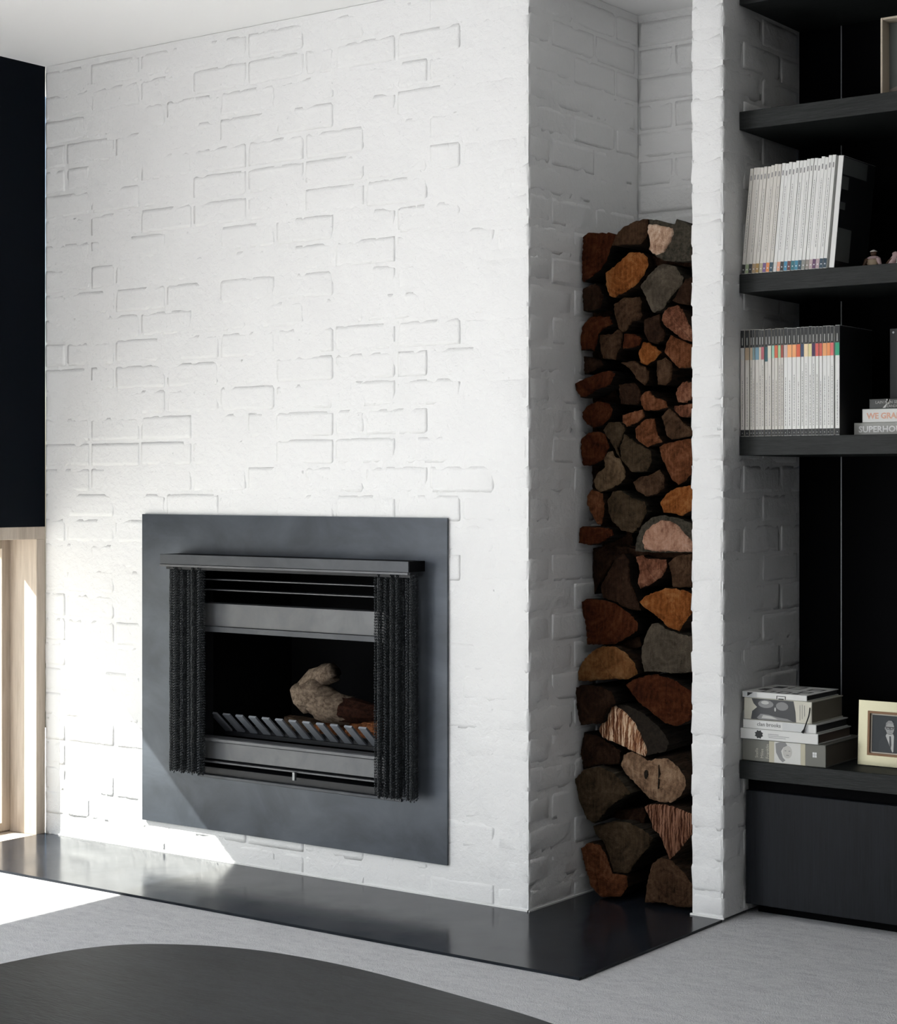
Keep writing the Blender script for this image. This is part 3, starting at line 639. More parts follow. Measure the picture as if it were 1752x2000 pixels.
('stripe', 'log with a pale striped splintered face in the lower stack', 0.268, [(0.065,0.491),(0.08,0.522),(0.099,0.563),(0.118,0.571),(0.164,0.57),(0.213,0.551),(0.257,0.522),(0.287,0.495),(0.298,0.471),(0.287,0.447),(0.25,0.438),(0.22,0.427),(0.175,0.441),(0.137,0.454),(0.076,0.472)], [(0.065,0.491),(0.08,0.522),(0.099,0.563),(0.118,0.571),(0.16,0.547),(0.19,0.517),(0.22,0.464),(0.228,0.442),(0.22,0.427),(0.175,0.441),(0.137,0.454),(0.076,0.472)]),
('tanbig', 'heart-shaped tan log with a dark split under the striped log', 0.268, [(0.139,0.395),(0.149,0.426),(0.175,0.438),(0.205,0.43),(0.228,0.416),(0.261,0.424),(0.294,0.428),(0.327,0.409),(0.349,0.382),(0.354,0.357),(0.338,0.327),(0.309,0.305),(0.272,0.301),(0.235,0.307),(0.19,0.345),(0.156,0.371)], None),
('olive', 'big dull brown log jutting out at the lower left wall', 0.235, [(0.003,0.347),(0.035,0.377),(0.081,0.391),(0.127,0.379),(0.157,0.359),(0.191,0.323),(0.15,0.299),(0.119,0.274),(0.093,0.245),(0.07,0.223),(0.043,0.233),(0.019,0.28)], None),
('rosestripe', 'ridged pointed log by the pier under the heart-shaped log', 0.268, [(0.218,0.282),(0.235,0.291),(0.287,0.296),(0.327,0.29),(0.381,0.275),(0.381,0.231),(0.345,0.184),(0.302,0.14),(0.287,0.17),(0.268,0.21),(0.25,0.218),(0.231,0.261)], None),
('olive', 'large brown half log with a light bark rim near the bottom', 0.268, [(0.045,0.208),(0.072,0.215),(0.118,0.229),(0.16,0.231),(0.213,0.217),(0.246,0.195),(0.235,0.171),(0.19,0.12),(0.164,0.084),(0.115,0.081),(0.099,0.129),(0.08,0.166),(0.053,0.186)], None),
('redor', 'dark orange red log at the bottom left of the stack', 0.266, [(0.004,0.138),(0.031,0.158),(0.07,0.155),(0.093,0.125),(0.112,0.078),(0.158,0.077),(0.165,0.046),(0.139,0.013),(0.07,0.004),(0.039,0.029),(0.02,0.083)], None),
('brown', 'brown quarter log at the bottom right beside the pier', 0.268, [(0.224,0.053),(0.243,0.12),(0.272,0.143),(0.309,0.138),(0.345,0.11),(0.381,0.072),(0.381,0.014),(0.323,0.008),(0.276,0.014),(0.22,0.007)], None),
('dark', 'dark log at the left wall behind the striped log', 0.266, [(0.016,0.481),(0.062,0.474),(0.108,0.452),(0.139,0.435),(0.135,0.398),(0.062,0.389),(0.012,0.371),(0.004,0.423)], None),
('dark', 'set-back dark filler log behind the tall dark brown log', 0.335, [(0.003,1.021),(0.062,1.033),(0.144,1.032),(0.153,1.008),(0.081,0.995),(0.037,0.928),(0.008,0.884),(0.003,0.955)], None),  # from here on: dark filler logs added so the gaps read black
('dark', 'set-back dark filler log added in the gap under the pale domed log', 0.31, [(0.096,1.031),(0.381,1.036),(0.381,1.005),(0.233,0.997),(0.109,0.997)], None),
('dark', 'set-back dark filler log added in the gap under the top right pale-ended log', 0.31, [(0.22,1.872),(0.381,1.857),(0.381,1.826),(0.287,1.843),(0.22,1.845)], None),
('dark', 'set-back dark filler log added in the gap below the small dark left log', 0.335, [(0.003,1.735),(0.046,1.742),(0.084,1.71),(0.003,1.705)], None),
('dark', 'set-back dark filler log added in the gap above the jutting red log', 0.34, [(0.003,1.615),(0.037,1.603),(0.04,1.565),(0.053,1.54),(0.003,1.54)], None),
('dark', 'set-back dark filler log added in the gap over the round dark red log', 0.335, [(0.003,1.485),(0.081,1.506),(0.097,1.446),(0.075,1.436),(0.003,1.446)], None),
('dark', 'set-back dark filler log added in the gap under the round dark red log', 0.335, [(0.003,1.391),(0.04,1.393),(0.05,1.36),(0.003,1.355)], None),
('dark', 'set-back dark filler log added beside the boot shaped log at the left wall', 0.335, [(0.003,1.278),(0.046,1.289),(0.018,1.24),(0.008,1.19),(0.003,1.171)], None),
('dark', 'set-back dark filler log added in the gap under the large reddish quarter log', 0.32, [(0.04,0.735),(0.09,0.741),(0.172,0.768),(0.178,0.74),(0.153,0.728),(0.09,0.733)], None),
('dark', 'set-back dark filler log added in the gap beneath the big dull brown log', 0.32, [(0.079,0.247),(0.183,0.271),(0.194,0.25),(0.183,0.216),(0.129,0.226),(0.079,0.229)], None),
('dark', 'set-back dark filler log added right of the flat dark red block', 0.335, [(0.03,1.097),(0.069,1.103),(0.138,1.066),(0.144,1.007),(0.037,1.018)], None),
]
for i, lg in enumerate(LOGS): firewood(i, *lg)

# ================================================================== BOOKCASE
BX0, BX1, YS, YB = .4895, 2.10, .3355, .7224
def pier_skin():
    # the pier's painted side: mortar almost level with the bricks, the same uneven sheet as on the breast
    st = .021; pl = wp.location
    for ax in (0, 1):
        if ax: nu, u0, u1 = 22, .252, .741
        else: nu, u0, u1 = 4, .394, .479
        nv = int(CH/st); v = []; f = []
        for j in range(nv+1):
            for i in range(nu+1):
                u = u0+(u1-u0)*i/nu; z = .002+(CH-.004)*j/nv; q = Vector((u*7, 5+ax*3, z*7))
                e = min(max(.0008-noise.noise(q)*.0018-noise.noise(q*4.3)*.0008, -.0008), .0020)
                if i in (0, nu): e += .0012
                v.append((.488-e, u, z) if ax else (u, .243+e, z))
        f = [(j*(nu+1)+i, j*(nu+1)+i+1, (j+1)*(nu+1)+i+1, (j+1)*(nu+1)+i) for j in range(nv) for i in range(nu)]
        mesh('painted_mortar', v, f, M['paint'], wp, smooth=True)
pier_skin()
bc = thing('bookcase', (BX0, .72, 0), 'black stained oak bookcase with thick shelves built against the brick pier', 'bookcase')
def BB(name, mat, x0, x1, y0, y1, z0, z1, c=.001): return B(name, mat, bc, x0-BX0, x1-BX0, y0-.72, y1-.72, z0, z1, c)
BB('back_panel', M['back'], BX0, .6225, YB, .742, .3812, CH-.002, .0005)
BB('back_panel', M['back'], .6262, 1.55, YB, .742, .3812, CH-.002, .0005)
BB('joint_strip', M['strip'], .6227, .6260, YB-.001, .738, .434, CH-.002, 0)
BB('side_panel', M['door'], BX1, BX1+.03, YS, .742, .3812, CH-.002)
for zt, th in ((2.610, .046), (2.263, .052), (1.8035, .052), (1.346, .053), (.4325, .051)):
    BB('shelf', M['shelf'], BX0, BX1, YS, YB, zt-th, zt)
cb = thing('cabinet', (.50, .72, 0), 'low black oak cabinet under the bottom shelf', 'cabinet')
def CB(name, mat, x0, x1, y0, y1, z0, z1, c=.001): return B(name, mat, cb, x0-.50, x1-.50, y0-.72, y1-.72, z0, z1, c)
CB('carcass', M['back'], .4925, BX1, .385, .715, .02, .379)
CB('door', M['door'], .4985, 1.30, .357, .384, .026, .3475, .0015)
CB('door', M['door'], 1.303, BX1, .357, .384, .026, .3475, .0015)
CB('plinth', M['back'], .505, BX1, .42, .70, -.0075, .02)

# ------------------------------------------------------------------ magazines and books
C_ = {'white': (.72, .72, .70), 'offwhite': (.66, .64, .60), 'black': (.012, .013, .014)}
ORD = 'first second third fourth fifth sixth seventh eighth ninth tenth eleventh twelfth thirteenth fourteenth fifteenth sixteenth seventeenth eighteenth nineteenth twentieth twenty-first twenty-second twenty-third twenty-fourth twenty-fifth twenty-sixth twenty-seventh'.split()
def printed(root, x, wd, z0, z1, seed):
    rnd = random.Random(seed); m = MB(); z = z0
    while z < z1:
        l = rnd.uniform(.002, .009); m.box(x-wd/2, x+wd/2, -.00055, 0, z, min(z+l, z1)); z += l+rnd.uniform(.0012, .003)
    return m.build('spine_lettering', F('grey_print', .22, .22, .22), root)
# upper row: leaning, white spines with a small coloured square at the foot
foot = [('black', .03, .03, .03), ('pale green', .30, .36, .22), ('black', .02, .02, .025), ('tan', .32, .22, .13), ('ochre', .30, .18, .05), ('sand', .38, .33, .22), ('violet', .16, .09, .22), ('orange', .62, .22, .07),
        ('navy', .03, .07, .10), ('white', .55, .55, .53), ('salmon', .66, .33, .22), ('black', .02, .02, .02), ('bright blue', .05, .22, .36), ('dark red', .12, .04, .04), ('teal', .02, .14, .18),
        ('blue', .04, .20, .30), ('navy', .02, .06, .10), ('grey', .22, .22, .20), ('grey brown', .25, .22, .20), ('pink grey', .42, .33, .33), ('plum', .10, .04, .10), ('rose grey', .40, .30, .32), ('dark blue', .02, .05, .08), ('midnight blue', .02, .045, .07)]
ZU = 1.8038; x = .4930; LEAN = R(5.4); wm = (.752-.4930)/len(foot)
for i, (cn, *c) in enumerate(foot):
    hgt = .296+.0005*i+random.uniform(-.002, .002); wv = wm*.94
    r_ = thing('magazine', (x+wm, .338+random.uniform(0, .003), ZU+.0002), 'leaning white-spined magazine with %s square at its foot, %s from the pier' % (cn, ORD[i]), 'magazine', 'white magazines leaning on the second shelf')
    r_.rotation_euler = (0, LEAN, 0)
    B('cover', F('magazine_white' if i > 8 else 'magazine_cream', *((.70, .70, .68) if i > 8 else (.60, .575, .53))), r_, -wv, 0, 0, .215, 0, hgt, .0006)
    MB().box(-wv+.0004, -.0004, -.0005, 0, .0015, .027).build('foot_square', F('foot_'+cn.replace(' ', '_'), *c), r_)
    MB().prism([(-wv/2+.0018*math.cos(k*1.05), .012+.0022*math.sin(k*1.05)) for k in range(6)], -.0009, -.0004).build('foot_mark', F('print_white', .7, .7, .7), r_)
    MB().box(-wv/2-.0016, -wv/2+.0016, -.0005, 0, hgt-.034, hgt-.020).build('issue_number', F('grey_print', .22, .22, .22), r_)
    if i % 2 == 0: printed(r_, -wv/2, .0011, .06, hgt-.06, i)
    x += wm
r_ = thing('magazine', (.775, .338, ZU+.0002), 'last leaning magazine with a black and white photo cover facing right', 'magazine'); r_.rotation_euler = (0, LEAN, 0)
B('cover', F('magazine_white', .7, .7, .68), r_, -.0145, 0, 0, .215, 0, .305, .0006)
m = MB(); m.box(-.0001, .0006, .001, .214, .001, .304); m.build('cover_photo', F('photo_black', .012, .014, .015), r_)
m = MB(); 
for a, c, d in ((.16, .255, .301), (.045, .215, .25), (.035, .16, .18), (.09, .02, .11)): MB().box(.0004, .0012, .004, a, c, d).build('cover_shape', F('photo_grey', .13, .14, .135), r_)
# lower row: upright, black head, coloured label, white spine, black foot
lab = [(118, 160, 'white', .55, .55, .53), (168, 213, 'tan', .42, .32, .22), (218, 246, 'beige', .50, .40, .29), (248, 272, 'grey green', .20, .28, .28), (274, 316, 'steel blue', .17, .30, .38), (318, 341, 'pale peach', .60, .50, .40),
       (342, 373, 'rose red', .42, .11, .13), (377, 409, 'dark teal', .02, .09, .11), (412, 449, 'cream', .62, .60, .48), (453, 481, 'mint', .34, .58, .45), (483, 518, 'vermilion', .60, .13, .06), (521, 549, 'light green', .36, .58, .30),
       (551, 578, 'brick red', .32, .07, .05), (580, 619, 'pale pink', .60, .46, .42), (621, 667, 'light orange', .82, .38, .15), (669, 712, 'soft orange', .80, .36, .15), (714, 757, 'red orange', .62, .11, .045), (760, 791, 'navy', .04, .06, .13),
       (793, 836, 'peach', .78, .62, .40), (838, 874, 'yellow', .68, .60, .30), (877, 909, 'deep purple', .05, .015, .07), (912, 946, 'coral red', .62, .11, .09), (948, 981, 'crimson', .55, .10, .07), (985, 1027, 'apricot', .74, .33, .13), (1030, 1066, 'orange', .76, .27, .09), (1068, 1102, 'pink red', .70, .15, .14), (1113, 1158, 'green', .025, .32, .18)]
ZL = 1.3462
for i, (a, b_, cn, *c) in enumerate(lab):
    s = (.791-.4915)/(1160-118); x0 = .4915+(a-118)*s; x1 = .4915+(b_-118)*s; wd = x1-x0; hgt = .300+random.uniform(-.0015, .001)
    r_ = thing('magazine', (x0+wd/2, .338+random.uniform(0, .0025), ZL), 'upright magazine with black head and %s spine label, %s from the pier' % (cn, ORD[i]), 'magazine', 'black-headed magazines upright on the third shelf')
    h2 = wd/2-.0002
    B('cover', F('magazine_white' if i > 12 else 'magazine_cream', *((.70, .70, .68) if i > 12 else (.60, .575, .53))), r_, -h2, h2, 0, .22, 0, hgt, .0005)
    e = .00035
    MB().box(-h2+.0004, h2-.0004, -.0006, 0, .253-(.003 if i < 8 else 0), hgt-.0012).build('head_band', F('print_black', .010, .011, .012), r_)
    dz = .006 if cn == 'dark teal' else 0
    MB().box(-h2+.0002, h2-.0002, -.0007, 0, .218-dz-(.003 if i < 8 else 0), .2528-(.003 if i < 8 else 0)).build('spine_label', F('label_'+cn.replace(' ', '_'), *c), r_)
    MB().box(-h2+.0003, h2-.0003, -.0006, 0, .0012, .0185).build('foot_band', F('print_black', .010, .011, .012), r_)
    MB().box(-.0012, .0012, -.0011, -.0005, .257, .278).build('title_lettering', F('title_grey', .38, .38, .36), r_)
    MB().prism([(.0013*math.cos(k*2.09+1.57), .009+.0018*math.sin(k*2.09+1.57)) for k in range(3)], -.0011, -.0005).build('foot_mark', F('print_white', .7, .7, .7), r_)
    printed(r_, 0, .0013, .028, .18+random.uniform(-.03, .02), 40+i)

B('back_cover', F('print_black', .010, .011, .012), r_, h2, h2+.0006, .0, .22, 0, .2995, 0)
def text(body, size, mat, parent, loc, name='lettering', rot=(R(90), 0, 0), sx=1.0, align='LEFT', bold=.0):
    cu = bpy.data.curves.new(name, 'FONT'); cu.body = body; cu.size = size; cu.align_x = align; cu.extrude = .0002; cu.offset = bold; cu.resolution_u = 2
    t = bpy.data.objects.new(name, cu); COL.objects.link(t); bpy.context.view_layer.update()
    me = bpy.data.meshes.new_from_object(t.evaluated_get(bpy.context.evaluated_depsgraph_get())); bpy.data.objects.remove(t)
    me.materials.clear(); me.materials.append(mat); o = bpy.data.objects.new(name, me); COL.objects.link(o); o.parent = parent
    o.location = loc; o.rotation_euler = rot; o.scale = (sx, 1, 1); return o
def book(x0, x1, z0, z1, y0, y1, spine, label, cat='book', rz=0, round_=.0015, group=None, pages=True, edge=None):
    """book lying flat, spine towards the room; returns its root (origin: lower left front corner)"""
    r_ = thing('book', (x0, y0, z0), label, cat, group, rz); w_, h_, d = x1-x0, z1-z0, y1-y0; t = min(.003, h_*.12)
    m = MB(); m.box(0, w_, 0, .004, 0, h_, round_); m.box(0, w_, .0015, d, 0, t, .0004); m.box(0, w_, .0015, d, h_-t, h_, .0004); m.build('cover', spine, r_)
    B('pages', edge or M['pages'], r_, .003, w_-.003, .004, d-.003, t, h_-t, 0)
    return r_, w_, h_, d
def ell(cx, cz, rx, rz_, n=14, a0=0): return [(cx+rx*math.cos(a0+2*math.pi*k/n), cz+rz_*math.sin(a0+2*math.pi*k/n)) for k in range(n)]
WH = F('book_white', .66, .66, .64); CR = F('book_cream', .56, .54, .46); GY = F('book_grey_green', .15, .15, .13); BK = F('print_black', .010, .011, .012); PW = F('print_white', .7, .7, .7)
PG = F('photo_mid_grey', .22, .22, .22); PD = F('photo_dark_grey', .05, .052, .055); PL = F('photo_light_grey', .48, .48, .46)
# stack on the bottom shelf, beside the pier
Z0 = .4328
r_, w_, h_, d = book(.4925, .7470, Z0, .4945, .346, .60, GY, 'thick grey book with a portrait spine, lowest of the stack beside the pier', edge=F('grey_page_edges', .16, .14, .11))
for k, wrd in enumerate(('Stella', 'Miles', 'Franklin')): text(wrd, .013, F('cream_print', .5, .48, .4), r_, (.050+.0165*k, -.0006, .010), 'title_lettering', (R(90), R(-90), 0))
B('spine_band', F('spine_tan', .46, .43, .32), r_, .084, .194, -.0007, .0001, .0012, h_-.0012)
B('portrait', F('portrait_paper', .60, .60, .57), r_, .100, .180, -.0011, -.0005, .0015, h_-.0015)
MB().prism([(.104, .055), (.118, .060), (.134, .060), (.140, .052), (.128, .046), (.121, .035), (.126, .018), (.134, .010), (.126, .0045), (.116, .012), (.106, .030)], -.0016, -.001).build('portrait_hair', PG, r_)
MB().prism(ell(.140, .034, .014, .018), -.0014, -.001).build('portrait_face', F('portrait_skin', .47, .46, .43), r_)
m = MB(); m.box(.132, .137, -.0018, -.0013, .036, .038); m.box(.144, .149, -.0018, -.0013, .036, .038); m.box(.137, .145, -.0018, -.0013, .024, .026); m.build('portrait_features', PG, r_)
m = MB()
for a in (.216, .2225):
    for b_ in (.026, .0335): m.box(a, a+.0055, -.0011, -.0003, b_, b_+.0065)
m.build('publisher_mark', PW, r_)
r_, w_, h_, d = book(.4900, .7270, .4950, .5245, .340, .56, WH, 'white paperback with a black rosette spine, second lowest in the stack by the pier', edge=F('brown_page_edges', .13, .095, .075))
MB().prism([((.058+(.0135 if k % 2 else .010)*math.cos(k*.3927)), .015+(.0125 if k % 2 else .0095)*math.sin(k*.3927)) for k in range(16)], -.0008, 0).build('rosette', BK, r_)
m = MB(); m.box(.086, .118, -.0006, 0, .017, .0182); m.box(.086, .150, -.0006, 0, .0125, .0137); m.box(.088, .140, -.0006, 0, .008, .0092); m.build('spine_lettering', F('grey_print', .22, .22, .22), r_)
r_, w_, h_, d = book(.4985, .7220, .5250, .5495, .339, .55, WH, 'white book with small grey lettering, middle of the stack by the pier', edge=F('dark_page_edges', .05, .05, .052))
text('clan brooks', .0155, F('dark_grey_print', .12, .12, .12), r_, (.044, -.0006, .009), 'title_lettering')
B('spine_panel', F('book_pale_grey', .56, .57, .57), r_, .122, .200, -.0004, .0001, .002, h_-.002)
r_, w_, h_, d = book(.5000, .7070, .5500, .6110, .343, .55, CR, 'fat cream book with a black and white spine photograph, second from the top', edge=F('tan_page_edges', .24, .215, .165))
m = MB(); m.prism([(.024, .0595), (.030, .046), (.041, .036), (.026, .024), (.022, .0015), (.160, .0015), (.158, .030), (.152, .0595)], -.0007, .0001); m.build('spine_photograph', PD, r_)
m = MB(); m.prism(ell(.068, .046, .024, .011), -.0012, -.0006); m.prism(ell(.118, .043, .019, .012, a0=.4), -.0012, -.0006); m.prism([(.040, .006), (.052, .018), (.076, .017), (.100, .012), (.134, .009), (.150, .003), (.046, .003)], -.0012, -.0006); m.build('photograph_highlights', PG, r_)
m = MB(); m.prism(ell(.097, .033, .0025, .006), -.0016, -.0011); m.prism([(.055, .006), (.060, .015), (.085, .013), (.105, .006)], -.0016, -.0011); m.prism(ell(.066, .050, .012, .005), -.0016, -.0011); m.build('photograph_lights', PL, r_)
m = MB(); m.box(.171, .172, -.0006, 0, .008, .050); m.box(.178, .179, -.0006, 0, .012, .052); m.box(.185, .186, -.0006, 0, .02, .050); m.build('spine_lettering', F('grey_print', .22, .22, .22), r_)
MB().tube([(.2015, -.001, .045), (.2035, -.006, .036), (.2025, -.010, .022), (.196, -.011, .004), (.189, -.010, -.014), (.184, -.010, -.024)], [.0013, .0019, .0019, .0019, .002, .0045], 8).build('ribbon_marker', BK, r_, smooth=True)
r_, w_, h_, d = book(.4955, .6930, .6115, .6280, .341, .55, WH, 'white book with black printed squares on its cover, topmost of the stack by the pier', edge=F('dark_page_edges', .05, .05, .052))
def frame_print(name, x0, x1, y0, y1, t=.003, fill=False):
    m = MB(); z = h_
    if fill: m.box(x0, x1, y0, y1, z-.0001, z+.0004)
    else:
        for bx in ((x0, x1, y0, y0+t), (x0, x1, y1-t, y1), (x0, x0+t, y0+t, y1-t), (x1-t, x1, y0+t, y1-t)): m.box(*bx, z-.0001, z+.0004)
    return m.build(name, BK, r_)
frame_print('printed_square', .050, .082, .012, .05, .005); frame_print('printed_square', .098, .130, .012, .055, .005); frame_print('printed_square', .145, .165, .012, .03, fill=True)
frame_print('printed_square', .145, .180, .05, .085, .006); frame_print('printed_square', .02, .045, .06, .10, fill=True); frame_print('printed_square', .03, .06, .13, .17, fill=True); frame_print('printed_square', .14, .185, .12, .16, .006); frame_print('printed_square', .075, .115, .13, .19, .004)
m = MB(); m.prism([(.016, .0145), (.034, .0145), (.020, .006), (.016, .004)], -.0006, 0); m.build('spine_print', BK, r_)
m = MB(); m.box(.106, .134, -.0007, 0, .0085, .010); m.box(.106, .108, -.0007, 0, .001, .0085); m.box(.132, .134, -.0007, 0, .001, .0085); m.box(.112, .128, -.0007, 0, .0, .003); m.build('spine_frame', BK, r_)
B('spine_panel', F('book_pale_grey', .56, .57, .57), r_, .003, .045, -.0003, .0001, .001, h_-.001)

# flat stack of three on the third shelf, running out of frame
r_, w_, h_, d = book(.806, 1.10, 1.3462, 1.3800, .400, .495, F('book_mid_grey', .33, .33, .31), 'grey book lettered in white capitals, lowest of three flat books')
text('SUPERHOUSE', .0235, PW, r_, (.014, -.0006, .008), 'title_lettering', sx=1.05, bold=.0006)
r_, w_, h_, d = book(.830, 1.10, 1.3805, 1.4175, .400, .495, WH, 'white book with faded orange lettering, middle of three flat books', round_=.004)
text('WE GRANT FREE', .022, F('faded_orange_print', .68, .38, .28), r_, (.014, -.0006, .0105), 'title_lettering', bold=.0006)
r_, w_, h_, d = book(.850, 1.10, 1.4180, 1.4445, .401, .495, F('book_charcoal', .045, .047, .045), 'charcoal book with thin grey lettering, topmost of three flat books')
text('LAIN M IN SE', .011, F('title_grey', .38, .38, .36), r_, (.018, -.0006, .0135), 'title_lettering'); text('ZANDER', .010, F('title_grey', .38, .38, .36), r_, (.050, -.0006, .003), 'title_lettering')
m = MB(); m.prism([(.050, .0255), (.060, .0255), (.047, .0015), (.039, .0015), (.050, .013)], -.0008, -.0001); m.prism([(.060, .0255), (.054, .0255), (.052, .012), (.058, .012)], -.0008, -.0001); m.build('spine_ornament', F('photo_light_grey', .48, .48, .46), r_)
o = thing('folder', (.868, .50, 1.3462), 'tall dark upright folder with a small round stud behind the three flat books', 'folder')
B('folder_board', F('folder_dark', .018, .020, .022), o, 0, .22, 0, .03, 0, .297, .001)
MB().tube([(.011, -.002, .286), (.011, .001, .286)], .003, 10).build('stud', M['strip'], o)

# timber picture frame on the upper shelf
o = thing('picture_frame', (.883, .40, 2.2632), 'pale timber box picture frame standing on the top shelf', 'picture frame'); tf = F('frame_timber', .50, .43, .34, rough=.6)
B('frame_side', tf, o, 0, .006, 0, .055, 0, .219, .001); B('frame_top', tf, o, .0062, .30, 0, .055, .213, .219, .001); B('frame_bottom', tf, o, .0062, .30, 0, .055, 0, .006, .001); B('frame_side', tf, o, .294, .30, 0, .055, .0062, .2128, .001)
B('picture', F('picture_grey', .14, .15, .14), o, .0063, .2938, .046, .052, .0063, .2128)
MB().prism([(.030, .045), (.052, .075), (.11, .085), (.15, .05), (.12, .02), (.045, .025)], .0450, .0462).build('picture_pale_shape', F('picture_cream', .50, .46, .42), o)
MB().prism([(.0064, .0064), (.0064, .03), (.05, .045), (.2, .03), (.29, .0064)], .0452, .0462).build('picture_ground', F('picture_ground', .28, .25, .22), o)

# small clay figures on the second shelf
def lathe(name, prof, mat, parent, loc=(0, 0, 0), n=14, sc=(1, 1)):
    v = []; f = []
    for r, z in prof: v += [(r*sc[0]*math.cos(2*math.pi*k/n), r*sc[1]*math.sin(2*math.pi*k/n), z) for k in range(n)]
    for i in range(len(prof)-1): f += [(i*n+k, i*n+(k+1) % n, (i+1)*n+(k+1) % n, (i+1)*n+k) for k in range(n)]
    f += [tuple(range(n-1, -1, -1)), tuple(range((len(prof)-1)*n, len(prof)*n))]
    return mesh(name, v, f, mat, parent, smooth=True, loc=loc)
CL = F('clay_mauve', .42, .30, .30, rough=.45); CT = F('clay_tan', .34, .26, .18, rough=.5); CD = F('clay_brown', .07, .035, .02, rough=.4); CW = F('clay_white', .66, .62, .58, rough=.4)
ZF = 1.8038
o = thing('clay_figurine', (.842, .45, ZF), 'small seated clay figurine in mauve and tan on a round base', 'figurine')
lathe('base', [(.030, 0), (.033, .002), (.030, .005), (.016, .006)], CT, o, sc=(1.15, .6))
lathe('body', [(.016, .005), (.0185, .010), (.0165, .013), (.0190, .017), (.0170, .021), (.0185, .025), (.0150, .029), (.010, .033), (.004, .035)], CT, o)
for s in (-1, 1):
    MB().tube([(s*.010, -.003, .030), (s*.018, -.008, .026), (s*.022, -.010, .016), (s*.027, -.012, .006)], [.0055, .0065, .005, .003], 10).build('arm', CL if s > 0 else CD, o, smooth=True)
lathe('shoulders', [(.008, .026), (.017, .029), (.018, .033), (.011, .037), (.005, .038)], CL, o)
lathe('head', [(.003, .037), (.007, .040), (.0085, .044), (.0075, .049), (.003, .052)], CD, o)
lathe('hat', [(.0095, .049), (.0105, .0505), (.006, .053), (.002, .055)], CW, o)
o = thing('clay_figurine', (.905, .45, ZF), 'small hunched clay figurine in pink grey on a white base', 'figurine')
lathe('base', [(.026, 0), (.028, .002), (.027, .006), (.012, .007)], CW, o, sc=(1.2, .6))
MB().tube([(-.012, -.002, .006), (-.008, -.003, .016), (0, -.002, .027), (.004, 0, .036), (.006, .002, .041)], [.010, .011, .0105, .009, .005], 12).build('body', CL, o, smooth=True)
lathe('head', [(.004, .034), (.009, .036), (.0095, .041), (.006, .044), (.002, .0455)], CL, o, (.001, 0, 0))
MB().tube([(-.002, -.008, .028), (-.014, -.012, .020), (-.022, -.010, .012)], [.003, .003, .002], 8).build('arm', CD, o, smooth=True)
MB().tube([(.010, -.006, .026), (.012, -.010, .014), (.004, -.012, .007)], [.004, .004, .003], 8).build('arm', CW, o, smooth=True)
o = thing('clay_figurine', (.955, .45, ZF), 'cream clay figurine at the right edge of the second shelf', 'figurine')
lathe('base', [(.020, 0), (.021, .002), (.020, .006), (.010, .007)], CW, o, sc=(1.2, .6)); lathe('body', [(.010, .006), (.012, .014), (.009, .022), (.004, .026)], CT, o)

# gilt photo frame with a black and white portrait on the bottom shelf
o = thing('photo_frame', (.794, .452, .4348), 'gilt photo frame holding a black and white portrait of a man in glasses', 'photo frame'); o.rotation_euler = (R(-3), 0, 0)
G = m_flat('brushed_gilt', (.20, .19, .135), .26, .95); G2 = m_flat('antique_gilt', (.13, .07, .035), .45, .5); M['gilt'] = G
FW, FH = .26, .178
for nm, pts in (('frame_bottom', [(0, 0), (FW, 0), (FW-.030, .030), (.030, .030)]), ('frame_top', [(.030, FH-.030), (FW-.030, FH-.030), (FW, FH), (0, FH)]), ('frame_side', [(0, 0), (.030, .030), (.030, FH-.030), (0, FH)]), ('frame_side', [(FW-.030, .030), (FW, 0), (FW, FH), (FW-.030, FH-.030)])):
    MB().prism(pts, 0, .022).build(nm, G, o)
m = MB()
for bx in ((.028, .0345, .028, FH-.028), (FW-.0345, FW-.028, .028, FH-.028), (.0345, FW-.0345, .028, .0345), (.0345, FW-.0345, FH-.0345, FH-.028)): m.box(bx[0], bx[1], -.003, .012, bx[2], bx[3])
m.build('inner_slip', G2, o)
B('backing', BK, o, .01, FW-.01, .014, .030, .006, FH-.006)
B('photograph', F('photo_ink', .014, .020, .024), o, .0345, FW-.0345, .006, .012, .0345, FH-.0345)
m = MB()
for bx in ((.0345, .0385, .0345, FH-.0345), (.0385, FW-.0345, FH-.0385, FH-.0345), (.0385, FW-.0345, .0345, .0375)): m.box(bx[0], bx[1], .0048, .0061, bx[2], bx[3])
m.build('mount', F('mount_ivory', .55, .50, .42), o)
hx, hz = .0905, .106
MB().prism([(hx-.033, .038), (hx-.032, .066), (hx-.020, .082), (hx-.008, .086), (hx+.010, .086), (hx+.024, .080), (hx+.034, .060), (hx+.036, .038)], .0052, .0062).build('printed_suit', F('photo_suit', .022, .028, .032), o)
MB().prism([(hx-.009, .091), (hx-.012, .084), (hx-.001, .060), (hx+.008, .040), (hx+.011, .042), (hx+.012, .084), (hx+.010, .090)], .0044, .0054).build('printed_shirt', PL, o)
MB().prism([(hx-.001, .084), (hx+.003, .084), (hx+.005, .060), (hx+.003, .050), (hx-.0005, .062)], .0036, .0046).build('printed_tie', PD, o)
MB().prism(ell(hx, hz, .0125, .0185, 18), .0044, .0054).build('printed_face', F('photo_skin', .34, .34, .33), o)
MB().prism([(hx-.0125, hz+.004), (hx-.011, hz+.014), (hx-.004, hz+.0205), (hx+.005, hz+.0205), (hx+.0115, hz+.013), (hx+.008, hz+.012), (hx-.006, hz+.013)], .0036, .0046).build('printed_hair', F('photo_forehead', .26, .26, .255), o)
m = MB(); m.box(hx-.0115, hx+.0115, .0028, .0046, hz+.0015, hz+.0032)
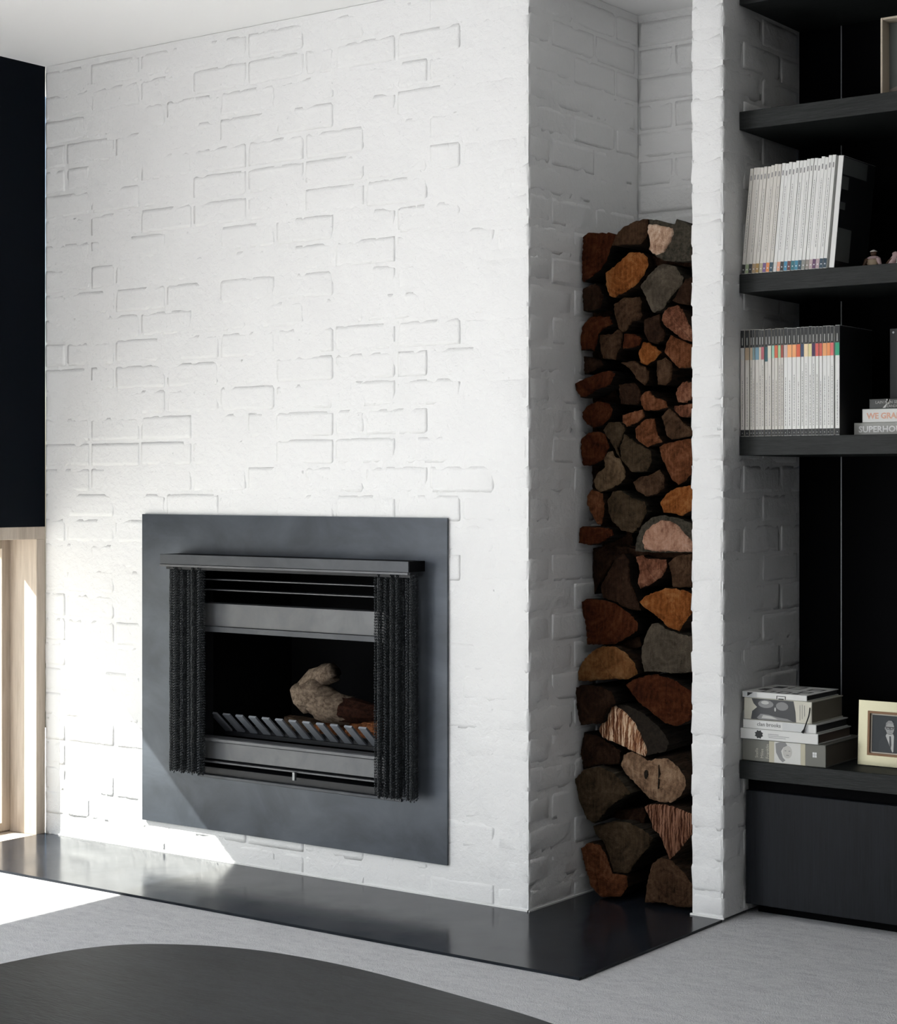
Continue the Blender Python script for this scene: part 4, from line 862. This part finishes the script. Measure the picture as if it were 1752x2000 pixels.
for s in (-1, 1):
    for k in range(10):
        a, b_ = k*.628, (k+1)*.628; m.prism([(hx+s*.0055+.0045*math.cos(a), hz-.001+.0036*math.sin(a)), (hx+s*.0055+.0045*math.cos(b_), hz-.001+.0036*math.sin(b_)), (hx+s*.0055+.0036*math.cos(b_), hz-.001+.0028*math.sin(b_)), (hx+s*.0055+.0036*math.cos(a), hz-.001+.0028*math.sin(a))], .0030, .0046)
m.build('printed_glasses', BK, o)
m = MB(); m.box(hx-.001, hx+.0015, .0034, .0046, hz-.007, hz-.002); m.box(hx-.004, hx+.004, .0034, .0046, hz-.0115, hz-.0103); m.prism(ell(hx-.0135, hz-.001, .002, .0045, 8), .0044, .0054); m.build('printed_features', PG, o)
MB().prism([(hx+.031, .036), (hx+.033, .060), (hx+.040, .066), (hx+.05, .060), (hx+.05, .036)], .0044, .0054).build('printed_sleeve', PL, o)
o = thing('ornament', (.845, .64, .4328), 'dark grey upright panel standing behind the gilt photo frame', 'ornament')
MB().prism([(-.022, 0), (.10, 0), (.10, .305), (.004, .305)], 0, .02).build('board', F('board_dark', .045, .043, .036), o); B('foot', F('board_dark', .045, .043, .036), o, -.02, .10, -.02, .04, 0, .008)

# ================================================================== COFFEE TABLE (near corner of the picture)
TZ = .36
ct = thing('coffee_table', (1.25, -2.45, -.008), 'dark oak coffee table with a rounded pebble-shaped top in the foreground', 'coffee table')
key = [(.335,-2.40),(.316,-2.24),(.325,-2.13),(.352,-2.022),(.400,-1.943),(.480,-1.885),(.575,-1.845),(.688,-1.824),(.856,-1.824),(1.102,-1.858),(1.323,-1.903),(1.62,-2.01),(1.86,-2.17),(2.0,-2.38),(1.98,-2.62),(1.80,-2.84),(1.50,-2.98),(1.15,-3.02),(.80,-2.96),(.52,-2.80),(.38,-2.60)]
pts = []
n = len(key)
for i in range(n):
    p0, p1, p2, p3 = (Vector(key[(i+k-1) % n]) for k in range(4))
    for s in range(8):
        t = s/8; pts.append(.5*((2*p1)+(p2-p0)*t+(2*p0-5*p1+4*p2-p3)*t*t+(3*p1-p0-3*p2+p3)*t**3))
rel = [(p.x-1.25, p.y+2.45) for p in pts]; ins = [(x*.992, y*.992) for x, y in rel]; N = len(rel)
m = MB(); T_ = TZ+.008
for ring_, z in ((ins, T_), (rel, T_-.004), (rel, T_-.016), ([(x*.97, y*.97) for x, y in rel], T_-.03)): m.v += [(x, y, z) for x, y in ring_]
for a in range(3): m.f += [(a*N+k, (a+1)*N+k, (a+1)*N+(k+1) % N, a*N+(k+1) % N) for k in range(N)]
m.f += [tuple(range(N)), tuple(range(4*N-1, 3*N-1, -1))]
m.build('table_top', M['table'], ct)
for a, b_ in ((-.55, .25), (.45, .25), (-.5, -.3), (.4, -.32)): MB().tube([(a, b_, 0), (a, b_, T_-.031)], [.022, .030], 20).build('leg', M['table'], ct, smooth=True)
